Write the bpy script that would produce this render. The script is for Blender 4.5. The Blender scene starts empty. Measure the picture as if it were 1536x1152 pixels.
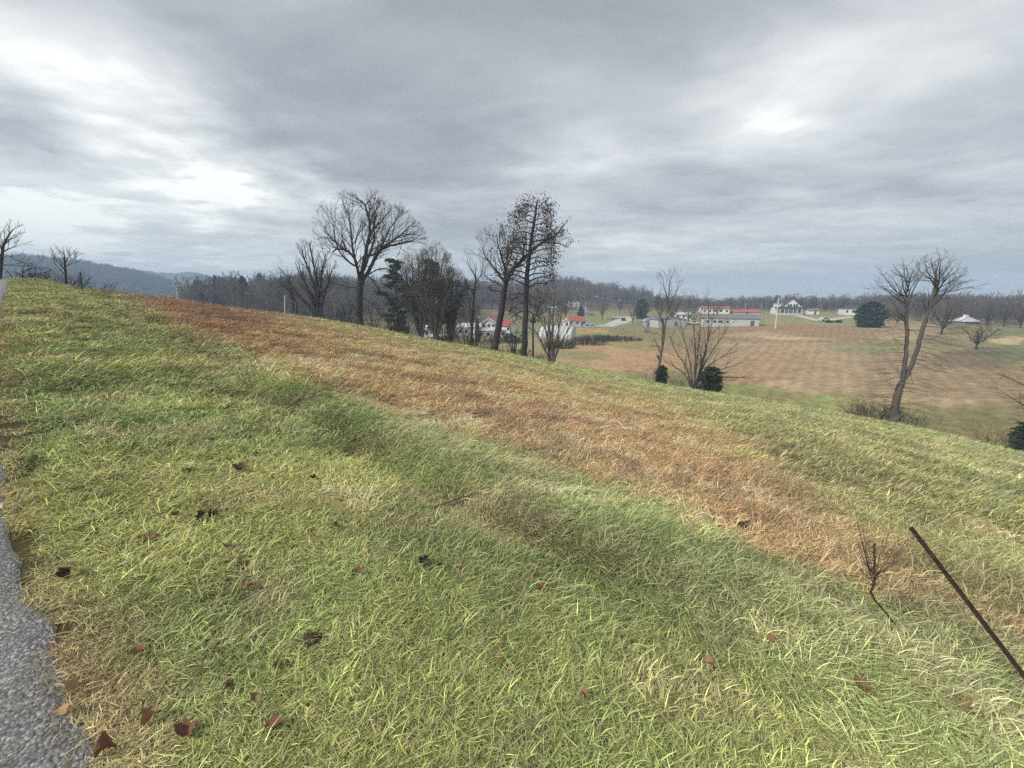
import bpy, math, random
import numpy as np
from mathutils import Vector, Matrix, noise as mnoise

# ------------------------------------------------------------------ basics
scene = bpy.context.scene
COL = scene.collection
F = 600.0; PITCH = math.radians(11.86); CP, SP = math.cos(PITCH), math.sin(PITCH)
EYE = 1.6
RNG = np.random.default_rng(7)

def ray(px, py):
    u = (px-768)/F; v = -(py-576)/F
    return u, CP+v*SP, -SP+v*CP
def hslope(px, py):
    x, y, z = ray(px, py); return z/math.hypot(x, y)
def at(px, py, Y):
    x, y, z = ray(px, py); t = Y/y
    return np.array([x*t, Y, EYE+z*t])
def project(x, y, z):
    z = z-EYE; d = y*CP - z*SP; d = np.where(d < .05, .05, d)
    up = y*SP + z*CP
    return 768+F*x/d, 576-F*up/d

# ------------------------------------------------------------------ value noise (numpy)
def _h(ix, iy, seed):
    n = (ix*374761393 + iy*668265263 + seed*974634777) & 0x7fffffff
    n = ((n ^ (n >> 13))*1274126177) & 0x7fffffff
    return ((n ^ (n >> 16)) & 0xffff)/65535.0
def vnoise(x, y, seed=0):
    x = np.asarray(x, float); y = np.asarray(y, float)
    ix = np.floor(x).astype(np.int64); iy = np.floor(y).astype(np.int64)
    fx = x-ix; fy = y-iy; fx = fx*fx*(3-2*fx); fy = fy*fy*(3-2*fy)
    a = _h(ix, iy, seed); b = _h(ix+1, iy, seed); c = _h(ix, iy+1, seed); d = _h(ix+1, iy+1, seed)
    return (a*(1-fx)+b*fx)*(1-fy)+(c*(1-fx)+d*fx)*fy
def fbm(x, y, seed=0, o=4):
    s = 0; a = .5
    for k in range(o):
        s = s+a*vnoise(x*2**k, y*2**k, seed+k*17); a *= .5
    return s/(1-.5**o)
def sstep(a, b, x):
    t = np.clip((x-a)/(b-a), 0, 1); return t*t*(3-2*t)

# ------------------------------------------------------------------ terrain
# brow of the near hill: pixel column, pixel row, distance
BROW = [(-60,418,50),(0,420,50),(60,420,50),(120,434,48),(180,441,50),(265,450,54),(350,463,56),(450,475,58),(540,490,58),
        (640,510,57),(740,526,53),(830,545,50),(950,569,50),(1050,587,48),(1200,612,46),(1345,638,47),(1470,668,46),(1536,684,45),(1600,700,45)]
_bp, _bc, _br, _bs = [], [], [], []
for px, py, R in BROW:
    x, y, z = ray(px, py); s = z/math.hypot(x, y)
    _bp.append(math.atan2(x, y)); _bs.append(s); _br.append(R); _bc.append((EYE+s*R)/R)
A_FIT = np.linalg.lstsq(np.array([[math.sin(p), math.cos(p)] for p in _bp]), np.array(_bc), rcond=None)[0]
def plane_c(ph): return np.clip(A_FIT[0]*np.sin(ph)+A_FIT[1]*np.cos(ph), -.2, .06)
_gp = np.concatenate([[-math.pi, -1.9, -1.3], _bp, [1.3, 1.9, math.pi]])
_gc = np.concatenate([plane_c(np.array([-math.pi, -1.9, -1.3])), _bc, plane_c(np.array([1.3, 1.9, math.pi]))])
_gr = np.concatenate([[60, 60, 50], _br, [48, 60, 60]])
_fp = np.linspace(-math.pi, math.pi, 3601)
def _smooth(v, n=25):
    k = np.hanning(n); k /= k.sum(); return np.convolve(np.pad(v, n//2, mode='edge'), k, mode='valid')
_fc = _smooth(np.interp(_fp, _gp, _gc)); _fr = _smooth(np.interp(_fp, _gp, _gr))
# valley control points: column, row, assumed height
VC = [(900,545,-10),(1000,560,-10.2),(1100,565,-10.2),(1300,600,-10),(1500,630,-9.6),(900,510,-10.3),(1200,540,-10),(1400,560,-9.5),
      (1530,570,-9.2),(1100,510,-9.2),(1090,490,-8),(1200,500,-8),(1300,491,-7.2),(1183,472,-5.5),(1280,474,-5.5),(1400,503,-7.6),
      (1464,524,-8.3),(1530,503,-7.2),(860,489,-10.3),(835,507,-10.3),(740,508,-10.3),(875,473,-7.0),(650,505,-9.8),(700,486,-9),
      (600,485,-7.5),(500,474,-5),(400,464,-3),(930,489,-9.8),(1000,490,-9),(1000,470,-5.5),(1100,468,-5.5),(1300,466,-4.5),(1446,484,-7),(1534,480,-6)]
VP = []
for px, py, z in VC:
    x, y, _ = ray(px, py); h = math.hypot(x, y); R = (z-EYE)/hslope(px, py)
    VP.append((x/h*R, y/h*R, z))
def polar(px, R):
    x, y, _ = ray(px, 450); h = math.hypot(x, y); return x/h*R, y/h*R
for px, R, z in [(0,130,-12),(0,260,-22),(-300,200,-10),(200,140,-13),(200,300,-24),(300,120,-10),(330,260,-6),(420,300,2),(540,330,3),(700,330,3),
                 (850,420,9),(770,430,10),(930,430,0),(1050,420,-5),(1200,420,-4),(1350,420,-4),(1500,420,-4),(1700,300,-6),(1700,100,-9),
                 (300,700,-12),(600,700,0),(900,700,-4),(1200,700,-4),(1500,700,-4),(0,700,-22),(-300,500,-20),(1900,500,-5)]:
    VP.append((*polar(px, R), z))
VP = np.array(VP)
def _tps(r2): return np.where(r2 > 0, r2*np.log(np.maximum(r2, 1e-9)), 0)
def _build_tps(P, lam):
    n = len(P); X = P[:, :2]/100; D = ((X[:, None]-X[None])**2).sum(-1)
    K = _tps(D)+lam*np.eye(n); Q = np.hstack([np.ones((n, 1)), X])
    M = np.block([[K, Q], [Q.T, np.zeros((3, 3))]])
    return np.linalg.solve(M, np.concatenate([P[:, 2], [0, 0, 0]])), X
_W, _X = _build_tps(VP, .01)
def valley(x, y):
    sh = np.shape(x); x = np.ravel(x)/100.; y = np.ravel(y)/100.; out = np.zeros(len(x))
    for i in range(0, len(x), 20000):
        a, b = x[i:i+20000], y[i:i+20000]
        r2 = (a[:, None]-_X[None, :, 0])**2+(b[:, None]-_X[None, :, 1])**2
        out[i:i+20000] = _tps(r2)@_W[:-3]+_W[-3]+_W[-2]*a+_W[-1]*b
    R = np.hypot(x, y)*100; ph = np.arctan2(x, y)
    inview = 1-sstep(1.05, 1.5, np.abs(ph))
    out = np.clip(out, -26, 12)
    out = out*inview+(-10)*(1-inview)
    far = sstep(700, 1300, R)
    out = out*(1-far)+(-12+8*sstep(-.6, -.2, ph))*far
    return out.reshape(sh)
def ground(x, y):
    x = np.asarray(x, float); y = np.asarray(y, float)
    r = np.hypot(x, y)+1e-6; ph = np.arctan2(x, y)
    c = np.interp(ph, _fp, _fc); Rb = np.interp(ph, _fp, _fr)
    near = c*r*(r*(Rb+1.5)/(Rb*(r+1.5)))
    zb = c*Rb; sight = (zb-EYE)/Rb; e = np.maximum(r-Rb, 0)
    ext = zb+sight*e-.008*e*e
    t = sstep(0, 26, e)
    beyond = np.where(e > 0, ext*(1-t)+valley(x, y)*t if np.any(e > 0) else ext, 0)
    z = np.where(r <= Rb, near, beyond)
    damp = sstep(1.5, 8, r)
    z = z+damp*(.10*(vnoise(x*.45, y*.45, 3)-.5)+.05*(vnoise(x*1.6, y*1.6, 9)-.5))*(1-.6*sstep(60, 90, r))
    return z
def gz(x, y): return float(ground(np.array([x]), np.array([y]))[0])
def hit(px, py, rmin=1.0, rmax=600):
    x, y, z = ray(px, py); h = math.hypot(x, y)
    R = np.geomspace(rmin, rmax, 1500)
    X = x/h*R; Y = y/h*R
    d = EYE+z/h*R-ground(X, Y)
    k = np.where(d <= 0)[0]
    i = k[0] if len(k) else len(R)-1
    if i > 0 and len(k):
        f = d[i-1]/(d[i-1]-d[i]); X0 = X[i-1]+(X[i]-X[i-1])*f; Y0 = Y[i-1]+(Y[i]-Y[i-1])*f
    else: X0, Y0 = X[i], Y[i]
    return np.array([X0, Y0, gz(X0, Y0)])

# ------------------------------------------------------------------ colour zones of the ground cover
def line_y(pts, px):
    a = np.array(pts, float); return np.interp(px, a[:, 0], a[:, 1])
L1 = [(100,420),(150,446),(240,490),(400,598),(520,662),(660,755),(900,880),(1060,985),(1250,1120),(1400,1260),(1700,1500)]
L2 = [(100,400),(180,446),(300,512),(450,566),(600,625),(700,664),(850,716),(1000,770),(1150,826),(1300,880),(1400,915),(1536,975),(1800,1080)]
L3 = [(0,300),(430,470),(540,494),(640,522),(760,553),(870,578),(960,600),(1060,640),(1140,690),(1230,760),(1300,810),(1400,865),(1536,925),(1800,1040)]
_base_ground = ground
DITCH = np.array([hit(a, b, .8, 40)[:2] for a, b in L1[1:-1]])
def ground(x, y):
    """slope with the shallow ditch and low bank that follow the mown edge"""
    x = np.asarray(x, float); y = np.asarray(y, float); z = _base_ground(x, y)
    m = np.hypot(x, y) < 42
    if not np.any(m): return z
    X, Y = x[m], y[m]; best = np.full(X.shape, 99.); sg = np.ones(X.shape)
    for a, b in zip(DITCH[:-1], DITCH[1:]):
        d = b-a; t = np.clip(((X-a[0])*d[0]+(Y-a[1])*d[1])/(d@d), 0, 1)
        D = np.hypot(X-a[0]-t*d[0], Y-a[1]-t*d[1]); cr = d[0]*(Y-a[1])-d[1]*(X-a[0])
        k = D < best; best = np.where(k, D, best); sg = np.where(k, np.where(cr > 0, 1., -1.), sg)
    q = best*sg; w = 1-sstep(28, 42, np.hypot(X, Y))
    z = z.copy(); z[m] += w*(-.07*np.exp(-(q/.28)**2)+.055*np.exp(-((q-.75)/.45)**2)); return z
C = lambda *a: np.array(a, float)
GREEN = C(.215,.285,.095); YGREEN = C(.345,.375,.125); DGREEN = C(.11,.155,.062); STRAW = C(.52,.43,.23); BROWN = C(.52,.335,.175)
DBROWN = C(.20,.125,.085); OLIVE = C(.24,.235,.10); TAN = C(.40,.31,.18); PINKB = C(.35,.265,.165); SOIL = C(.12,.085,.06)
# blobs over the valley floor (column, row, half width, half height, colour, strength)
VB = [(1250,530,200,62,C(.37,.275,.17),.95),(1180,500,150,14,C(.30,.20,.12),.9),(1130,503,60,4,TAN,.9),(1190,507,50,3,STRAW,.8),(1250,478,90,10,C(.24,.26,.10),.85),
      (1180,482,60,7,C(.27,.26,.11),.8),(1150,560,90,30,C(.37,.25,.15),.8),(940,532,120,28,C(.42,.28,.165),1.0),(930,503,90,10,C(.24,.20,.10),.85),
      (880,497,40,6,BROWN*.9,.7),(885,503,40,5,GREEN*1.1,.8),(900,483,60,9,C(.21,.25,.10),.9),(960,515,50,10,C(.24,.24,.10),.7),
      (1030,520,50,12,C(.25,.19,.11),.6),(1120,585,80,9,C(.22,.24,.09),.8),(1260,605,150,10,C(.27,.26,.11),.85),(1230,597,40,5,GREEN,.5),
      (1200,575,60,14,C(.38,.29,.18),.7),(1350,520,110,14,C(.22,.22,.11),.7),(1340,507,30,5,TAN,.7),(1400,545,120,18,C(.28,.20,.13),.7),
      (1480,580,110,30,C(.32,.235,.145),.8),(1470,540,70,12,C(.17,.14,.09),.7),(1510,530,40,12,C(.15,.17,.09),.8),(1515,511,32,6,C(.52,.40,.24),.95),
      (1520,497,40,5,C(.17,.22,.10),.8),(1400,509,28,5,C(.20,.12,.10),.6),(1460,528,50,5,C(.16,.11,.09),.8),(1400,600,120,14,C(.36,.27,.17),.7),  # dark brown blob below the vase shaped tree paints its shadow into the cover
      (1470,650,110,14,C(.27,.24,.11),.8),(1340,640,60,10,C(.25,.23,.10),.7),(1460,655,40,6,BROWN*.8,.5),(740,500,90,12,C(.20,.22,.10),.8),
      (800,520,60,12,C(.31,.27,.14),.8),(870,533,40,6,C(.22,.23,.10),.7),(650,500,60,12,C(.17,.16,.09),.8)]
def zones(x, y, z=None):
    """returns rgb cover colour, blade length factor, lying factor"""
    if z is None: z = ground(x, y)
    px, py = project(x, y, z)
    r = np.hypot(x, y); ph = np.arctan2(x, y)
    Rb = np.interp(ph, _fp, _fr)
    n1 = fbm(x*.35, y*.35, 1)-.5; n2 = fbm(x*1.3, y*1.3, 2)-.5; n3 = fbm(x*4, y*4, 5, 3)-.5; n4 = fbm(x*.12, y*.12, 8)-.5
    w = 24+r*0
    jit = (n1*1.2+n2*.8)*np.clip(900/np.maximum(r, 2.5)/4, 6, 90)
    d1 = py-line_y(L1, px)+jit*.6     # >0: mown verge (nearer)
    d2 = py-line_y(L2, px)+jit*1.3
    d3 = py-line_y(L3, px)+jit*1.9
    def mix(a, b, t): t = np.asarray(t)[..., None]; return a*(1-t)+b*t
    sh = np.shape(x)
    one = np.ones(sh+(1,))
    # far-side cover of the hill
    far = mix(one*C(.25,.265,.105), one*C(.13,.165,.075), sstep(.02, .25, n1+n2*.4))
    far = mix(far, one*STRAW*.85, sstep(.0, .28, n2+n3*.6-n1*.3)*.55)
    far = mix(far, one*C(.30,.27,.12), sstep(1, .4, np.abs(px-1150)/300)*.4)
    far = mix(far, one*GREEN*1.05, sstep(22, 2, py-line_y([(a, b) for a, b, c in BROW], px))*np.where(px > 900, .35, .8))
    brown = mix(one*BROWN, one*C(.62,.43,.24), sstep(-.05, .25, n2+n3*.5))
    brown = mix(brown, one*DBROWN, sstep(.06, .3, n1*.8+n2*.8-n3*.4)*.75)
    brown = mix(brown, one*C(.40,.31,.15), sstep(60, 10, d3)*.6)
    brown = mix(brown, one*C(.36,.29,.13), sstep(.1, .3, n4+n2*.4)*.45)
    brown = mix(brown, one*DBROWN*C(1.05,.85,.85), sstep(520, 330, px)*sstep(70, 15, py-line_y([(a, b) for a, b, c in BROW], px))*.75)
    lip = mix(one*C(.31,.37,.14), one*C(.22,.29,.105), sstep(-.1, .2, n1))
    lip = mix(lip, one*C(.46,.43,.24), sstep(-.02, .25, n2+n3*.4)*.6)
    verge = mix(one*YGREEN, one*GREEN, sstep(-.15, .15, n1+n2*.4))
    verge = mix(verge, one*STRAW, sstep(.0, .3, n2*.9+n3*.5-n4*.4)*.65)
    verge = mix(verge, one*DGREEN, sstep(.12, .3, -n2+n1*.4)*.5)
    verge = mix(verge, one*C(.33,.33,.14), sstep(8, 25, r)*.45)
    edge = np.exp(-(d1/26)**2)*sstep(9, 3.5, r)*0+np.exp(-(d1/(14+120/np.maximum(r,2))) **2)*sstep(-.1,.15,n2+n1*.5)
    c = mix(far, brown, sstep(-34, 26, d3+40*n3))
    c = mix(c, lip, sstep(-22, 22, d2+60*n3*np.clip(8/r, .1, 1)))
    c = mix(c, verge, sstep(-14, 14, d1))
    c = mix(c, one*C(.27,.20,.12), edge*.40)
    # dry border along the tarmac
    dr = road_dist(x, y)
    c = mix(c, one*C(.40,.28,.16), sstep(.22, .0, dr-.25*n2)*.6)
    # behind the camera
    c = mix(c, one*OLIVE, sstep(1.15, 1.5, np.abs(ph)))
    hillc = c
    # valley
    v = one*C(.24,.21,.11)
    inv = (np.abs(ph) < 1.2)
    jx = n4*60+n1*18; jy = n4*8+n1*3
    for cx, cy, rx, ry, colr, s in VB:
        q = ((px-cx+jx)/rx)**2+((py-cy+jy)/ry)**2
        v = mix(v, one*colr, sstep(1.35, .5, q)*s*inv)
    v = v*1.14*(1+.42*(n1[..., None]+n2[..., None]*.6))
    wood = sstep(230, 300, r)*sstep(470, 462, py)
    v = mix(v, one*C(.13,.10,.07), wood)
    c = mix(hillc, v, sstep(1, 9, r-Rb+n1*6))
    ln = np.where(d1 > 0, 1.0, np.where(d2 > 0, 2.0, 1.35))
    lie = np.where(d1 > 0, .35, np.where(d2 > 0, .8, .7))
    return np.clip(c, .01, .8), ln, lie, d1, d2, d3

# ------------------------------------------------------------------ road edge
RE_PX = [(215,1300),(165,1152),(122,1060),(84,940),(40,850),(16,770),(8,690),(2,600),(-4,520),(0,460),(14,432)]
RE = [hit(px, py, .5, 49)[:2] for px, py in RE_PX]
d0 = (RE[1]-RE[3]); d0 = d0/np.linalg.norm(d0)
RE = [RE[1]+d0*k for k in (40, 15, 5, 2)]+RE[1:]
e0 = RE[-1]-RE[-3]; e0 = e0/np.linalg.norm(e0); RE += [RE[-1]+e0*k for k in (8, 30)]
RE = np.array(RE)
def road_dist(x, y):
    """signed distance to the tarmac edge, >0 on the grass side"""
    x = np.asarray(x, float); y = np.asarray(y, float)
    best = np.full(x.shape, 1e9); sg = np.ones(x.shape)
    for a, b in zip(RE[:-1], RE[1:]):
        d = b-a; L2_ = d@d; t = np.clip(((x-a[0])*d[0]+(y-a[1])*d[1])/L2_, 0, 1)
        qx = x-a[0]-t*d[0]; qy = y-a[1]-t*d[1]; D = np.hypot(qx, qy)
        cr = d[0]*(y-a[1])-d[1]*(x-a[0])
        m = D < best-1e-6; best = np.where(m, D, best); sg = np.where(m, np.where(cr < 0, 1., -1.), sg)
    return best*sg

# ------------------------------------------------------------------ helpers for objects
def link(o, parent=None):
    COL.objects.link(o)
    if parent is not None: o.parent = parent
    return o
def mesh_from(name, V, Fc, mat, smooth=False, mats=None):
    me = bpy.data.meshes.new(name)
    me.from_pydata([tuple(v) for v in V], [], [tuple(f) for f in Fc]); me.update()
    if mat: me.materials.append(mat)
    if smooth: me.polygons.foreach_set('use_smooth', [True]*len(me.polygons))
    return me
def fast_mesh(name, V, Q, mat, smooth=False, nper=4):
    me = bpy.data.meshes.new(name); V = np.asarray(V, np.float32); Q = np.asarray(Q, np.int32)
    me.vertices.add(len(V)); me.vertices.foreach_set('co', V.ravel())
    me.loops.add(Q.size); me.loops.foreach_set('vertex_index', Q.ravel())
    me.polygons.add(len(Q)); me.polygons.foreach_set('loop_start', np.arange(0, Q.size, nper, dtype=np.int32))
    me.polygons.foreach_set('loop_total', np.full(len(Q), nper, np.int32))
    if smooth: me.polygons.foreach_set('use_smooth', np.ones(len(Q), bool))
    if mat: me.materials.append(mat)
    me.update(calc_edges=True); return me
def put(name, me, parent=None, loc=None, label=None, cat=None, group=None, kind=None):
    o = bpy.data.objects.new(name, me)
    if loc is not None: o.location = tuple(float(q) for q in loc)
    link(o, parent); tag(o, label, cat, group, kind); return o
def tag(o, label=None, cat=None, group=None, kind=None):
    if label: o['label'] = label
    if cat: o['category'] = cat
    if group: o['group'] = group
    if kind: o['kind'] = kind
    return o

class MB:
    """collects boxes, prisms and tubes into one mesh"""
    def __init__(s): s.V = []; s.F = []
    def add(s, V, Fc):
        n = len(s.V); s.V += [tuple(float(q) for q in v) for v in V]; s.F += [tuple(i+n for i in f) for f in Fc]; return s
    def box(s, x0, x1, y0, y1, z0, z1):
        return s.add([(x0,y0,z0),(x1,y0,z0),(x1,y1,z0),(x0,y1,z0),(x0,y0,z1),(x1,y0,z1),(x1,y1,z1),(x0,y1,z1)],
                     [(3,2,1,0),(4,5,6,7),(0,1,5,4),(1,2,6,5),(2,3,7,6),(3,0,4,7)])
    def tube(s, P, R, n=6, cap=True):
        P = [np.array(p, float) for p in P]; V = []; Fc = []
        prev = None
        for i, p in enumerate(P):
            d = P[min(i+1, len(P)-1)]-P[max(i-1, 0)]; d = d/(np.linalg.norm(d)+1e-9)
            if prev is None:
                a = np.cross(d, [0, 0, 1.]) if abs(d[2]) < .9 else np.cross(d, [1., 0, 0])
            else: a = prev-d*(prev@d)
            a = a/(np.linalg.norm(a)+1e-9); prev = a; b = np.cross(d, a)
            for k in range(n):
                t = 2*math.pi*k/n; V.append(p+R[i]*(math.cos(t)*a+math.sin(t)*b))
        for i in range(len(P)-1):
            for k in range(n):
                Fc.append((i*n+k, i*n+(k+1) % n, (i+1)*n+(k+1) % n, (i+1)*n+k))
        if cap: Fc.append(tuple(range(n))[::-1]); Fc.append(tuple((len(P)-1)*n+k for k in range(n)))
        return s.add(V, Fc)
    def build(s, name, mat, parent=None, smooth=False, **k):
        return put(name, mesh_from(name, s.V, s.F, mat, smooth), parent, **k)
    def mesh(s, name, mat, smooth=False): return mesh_from(name, s.V, s.F, mat, smooth)

# ------------------------------------------------------------------ materials
def nt(name):
    m = bpy.data.materials.new(name); m.use_nodes = True; t = m.node_tree
    for n in list(t.nodes): t.nodes.remove(n)
    out = t.nodes.new('ShaderNodeOutputMaterial'); b = t.nodes.new('ShaderNodeBsdfPrincipled')
    t.links.new(b.outputs[0], out.inputs[0]); return m, t, b, out
def N(t, kind, **k):
    n = t.nodes.new(kind)
    for a, v in k.items():
        if a.startswith('i_'):
            n.inputs[a[2:].replace('_', ' ')].default_value = v
        else: setattr(n, a, v)
    return n
def mixc(t, fac, a, b, bt='MIX'):
    n = t.nodes.new('ShaderNodeMix'); n.data_type = 'RGBA'; n.blend_type = bt
    for i, v in ((0, fac), (6, a), (7, b)):
        if hasattr(v, 'is_linked') or isinstance(v, bpy.types.NodeSocket): t.links.new(v, n.inputs[i])
        elif i == 0: n.inputs[0].default_value = v
        else: n.inputs[i].default_value = (*v, 1)
    return n.outputs[2]
def mth(t, op, a, b=None, c=None, clamp=False):
    n = t.nodes.new('ShaderNodeMath'); n.operation = op; n.use_clamp = clamp
    for i, v in enumerate((a, b, c)):
        if v is None: continue
        if isinstance(v, bpy.types.NodeSocket): t.links.new(v, n.inputs[i])
        else: n.inputs[i].default_value = v
    return n.outputs[0]
def ramp(t, sock, stops):
    n = t.nodes.new('ShaderNodeValToRGB'); cr = n.color_ramp
    while len(cr.elements) > 1: cr.elements.remove(cr.elements[-1])
    cr.elements[0].position = stops[0][0]; cr.elements[0].color = (*stops[0][1], 1) if not np.isscalar(stops[0][1]) else (stops[0][1],)*3+(1,)
    for p, c in stops[1:]:
        e = cr.elements.new(p); e.color = (*c, 1) if not np.isscalar(c) else (c, c, c, 1)
    t.links.new(sock, n.inputs[0]); return n.outputs[0]
def noisy_mat(name, base, var=.25, scale=3., rough=.85, bump=0., bscale=None, stretch=None, metal=0., spec=.3, col2=None):
    m, t, b, out = nt(name)
    tc = N(t, 'ShaderNodeTexCoord'); mp = N(t, 'ShaderNodeMapping')
    t.links.new(tc.outputs['Object'], mp.inputs[0])
    if stretch: mp.inputs['Scale'].default_value = stretch
    n = N(t, 'ShaderNodeTexNoise', i_Scale=scale, i_Detail=6.0, i_Roughness=.65); t.links.new(mp.outputs[0], n.inputs[0])
    base = np.array(base, float); lo = base*(1-var); hi = np.minimum(base*(1+var), .95) if col2 is None else np.array(col2)
    t.links.new(ramp(t, n.outputs[0], [(.3, tuple(lo)), (.7, tuple(hi))]), b.inputs['Base Color'])
    b.inputs['Roughness'].default_value = rough; b.inputs['Metallic'].default_value = metal
    b.inputs['Specular IOR Level'].default_value = spec
    if bump:
        n2 = N(t, 'ShaderNodeTexNoise', i_Scale=bscale or scale*3, i_Detail=5.0); t.links.new(mp.outputs[0], n2.inputs[0])
        bp = N(t, 'ShaderNodeBump', i_Strength=1.0, i_Distance=bump); t.links.new(n2.outputs[0], bp.inputs['Height'])
        t.links.new(bp.outputs[0], b.inputs['Normal'])
    return m
M = {}
M['bark'] = noisy_mat('bark', (.052,.043,.039), .4, 2.5, .95, .03, 12, (1, 1, .25))
M['bark_pale'] = noisy_mat('bark_pale', (.17,.15,.13), .4, 2.5, .95, .02, 12, (1, 1, .3))
M['bark_grey'] = noisy_mat('bark_grey', (.12,.106,.095), .35, 2.5, .95, .02, 12, (1, 1, .3))
M['twig'] = noisy_mat('twig', (.068,.055,.050), .3, .6, .95)
M['twig_pale'] = noisy_mat('twig_pale', (.135,.117,.10), .3, .6, .95)
M['twig_wood'] = noisy_mat('twig_wood', (.105,.082,.068), .35, .15, .95)
M['needle'] = noisy_mat('needle', (.05,.075,.042), .45, .8, .8)
M['needle_blue'] = noisy_mat('needle_blue', (.032,.062,.046), .45, .8, .8)
M['dry_leaf'] = noisy_mat('dry_leaf', (.075,.047,.036), .5, .9, .8)
M['red_leaf'] = noisy_mat('red_leaf', (.15,.075,.05), .5, 1.2, .85)
M['white'] = noisy_mat('white', (.82,.82,.80), .07, .8, .6)
M['siding'] = noisy_mat('siding', (.50,.53,.53), .06, .8, .6)
M['bluewall'] = noisy_mat('bluewall', (.38,.46,.52), .06, .8, .6)
M['trim'] = noisy_mat('trim', (.78,.78,.76), .04, 2, .5)
M['dark_roof'] = noisy_mat('dark_roof', (.06,.06,.065), .25, 3, .8)
M['grey_roof'] = noisy_mat('grey_roof', (.20,.205,.21), .15, 2, .7)
M['white_roof'] = noisy_mat('white_roof', (.62,.64,.66), .08, 1, .5)
M['red_roof'] = noisy_mat('red_roof', (.42,.10,.085), .2, 1, .5)
M['blue_roof'] = noisy_mat('blue_roof', (.30,.40,.50), .1, 1, .5)
M['window'] = noisy_mat('window', (.03,.035,.045), .3, 1, .15, spec=.6)
M['door'] = noisy_mat('door', (.10,.12,.14), .2, 2, .5)
M['plastic'] = noisy_mat('plastic', (.60,.62,.62), .18, .7, .35)
M['pole_wood'] = noisy_mat('pole_wood', (.62,.60,.54), .12, 4, .8, .004, 20, (1, 1, .1))
M['wood_grey'] = noisy_mat('wood_grey', (.42,.40,.37), .2, 4, .85, .004, 20, (1, 1, .1))
M['post_dark'] = noisy_mat('post_dark', (.035,.035,.03), .3, 8, .7)
M['rust'] = noisy_mat('rust', (.035,.024,.020), .5, 40, .8, .0015, 220, col2=(.08,.045,.032), spec=.4)
M['gravel'] = noisy_mat('gravel', (.55,.52,.47), .15, 1.5, .95)
M['tar_far'] = noisy_mat('tar_far', (.30,.30,.31), .12, .6, .9)
M['earth'] = noisy_mat('earth', (.10,.07,.05), .5, 30, .95, .01, 80)
M['car_white'] = noisy_mat('car_white', (.75,.75,.74), .03, 1, .25, spec=.6)
M['car_dark'] = noisy_mat('car_dark', (.03,.035,.045), .1, 1, .25, spec=.6)
M['tyre'] = noisy_mat('tyre', (.02,.02,.02), .2, 10, .9)
M['weed'] = noisy_mat('weed', (.07,.045,.04), .4, 60, .9, .001, 200)
M['weed_tan'] = noisy_mat('weed_tan', (.22,.15,.095), .4, 30, .9)
M['leaf_a'] = noisy_mat('leaf_a', (.36,.20,.11), .35, 25, .7, .002, 60)
M['leaf_b'] = noisy_mat('leaf_b', (.21,.105,.062), .45, 25, .7, .002, 60)
M['leaf_c'] = noisy_mat('leaf_c', (.078,.052,.042), .45, 25, .75, .002, 60)
M['leaf_d'] = noisy_mat('leaf_d', (.50,.33,.18), .3, 25, .7, .002, 60)

# ground material: zone colours from the mesh, broken up with noise at several scales
def ground_mat():
    m, t, b, out = nt('ground_cover')
    at_ = N(t, 'ShaderNodeAttribute', attribute_name='cover')
    geo = N(t, 'ShaderNodeNewGeometry')
    n1 = N(t, 'ShaderNodeTexNoise', i_Scale=.9, i_Detail=8.0, i_Roughness=.7); t.links.new(geo.outputs['Position'], n1.inputs[0])
    n2 = N(t, 'ShaderNodeTexNoise', i_Scale=14.0, i_Detail=5.0, i_Roughness=.7); t.links.new(geo.outputs['Position'], n2.inputs[0])
    f1 = mth(t, 'MULTIPLY_ADD', n1.outputs[0], 1.7, .15); f2 = mth(t, 'MULTIPLY_ADD', n2.outputs[0], 1.2, .4)
    f = mth(t, 'MULTIPLY', f1, f2)
    n3 = N(t, 'ShaderNodeTexNoise', i_Scale=70.0, i_Detail=4.0, i_Roughness=.8); t.links.new(geo.outputs['Position'], n3.inputs[0])
    f = mth(t, 'MULTIPLY', f, mth(t, 'MULTIPLY_ADD', n3.outputs[0], 2.4, -.25))
    # mowing rows across the valley field
    mp = N(t, 'ShaderNodeMapping'); mp.inputs['Rotation'].default_value = (0, 0, math.radians(38.4)); t.links.new(geo.outputs['Position'], mp.inputs[0])
    wv = N(t, 'ShaderNodeTexWave', i_Scale=.17, i_Distortion=1.6, i_Detail=1.0, i_Detail_Scale=.6); wv.bands_direction = 'X'; t.links.new(mp.outputs[0], wv.inputs[0])
    rm = N(t, 'ShaderNodeAttribute', attribute_name='rows')
    wmul = mth(t, 'MULTIPLY_ADD', mth(t, 'MULTIPLY', mth(t, 'SUBTRACT', wv.outputs[1], .5), rm.outputs['Fac']), .13, 1.0)
    f = mth(t, 'MULTIPLY', f, wmul)
    mul = N(t, 'ShaderNodeVectorMath', operation='SCALE'); t.links.new(at_.outputs['Color'], mul.inputs[0]); t.links.new(f, mul.inputs['Scale'])
    t.links.new(mul.outputs[0], b.inputs['Base Color'])
    b.inputs['Roughness'].default_value = .95; b.inputs['Specular IOR Level'].default_value = .1
    bp = N(t, 'ShaderNodeBump', i_Strength=.8, i_Distance=.06); t.links.new(n2.outputs[0], bp.inputs['Height']); t.links.new(bp.outputs[0], b.inputs['Normal'])
    return m

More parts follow.
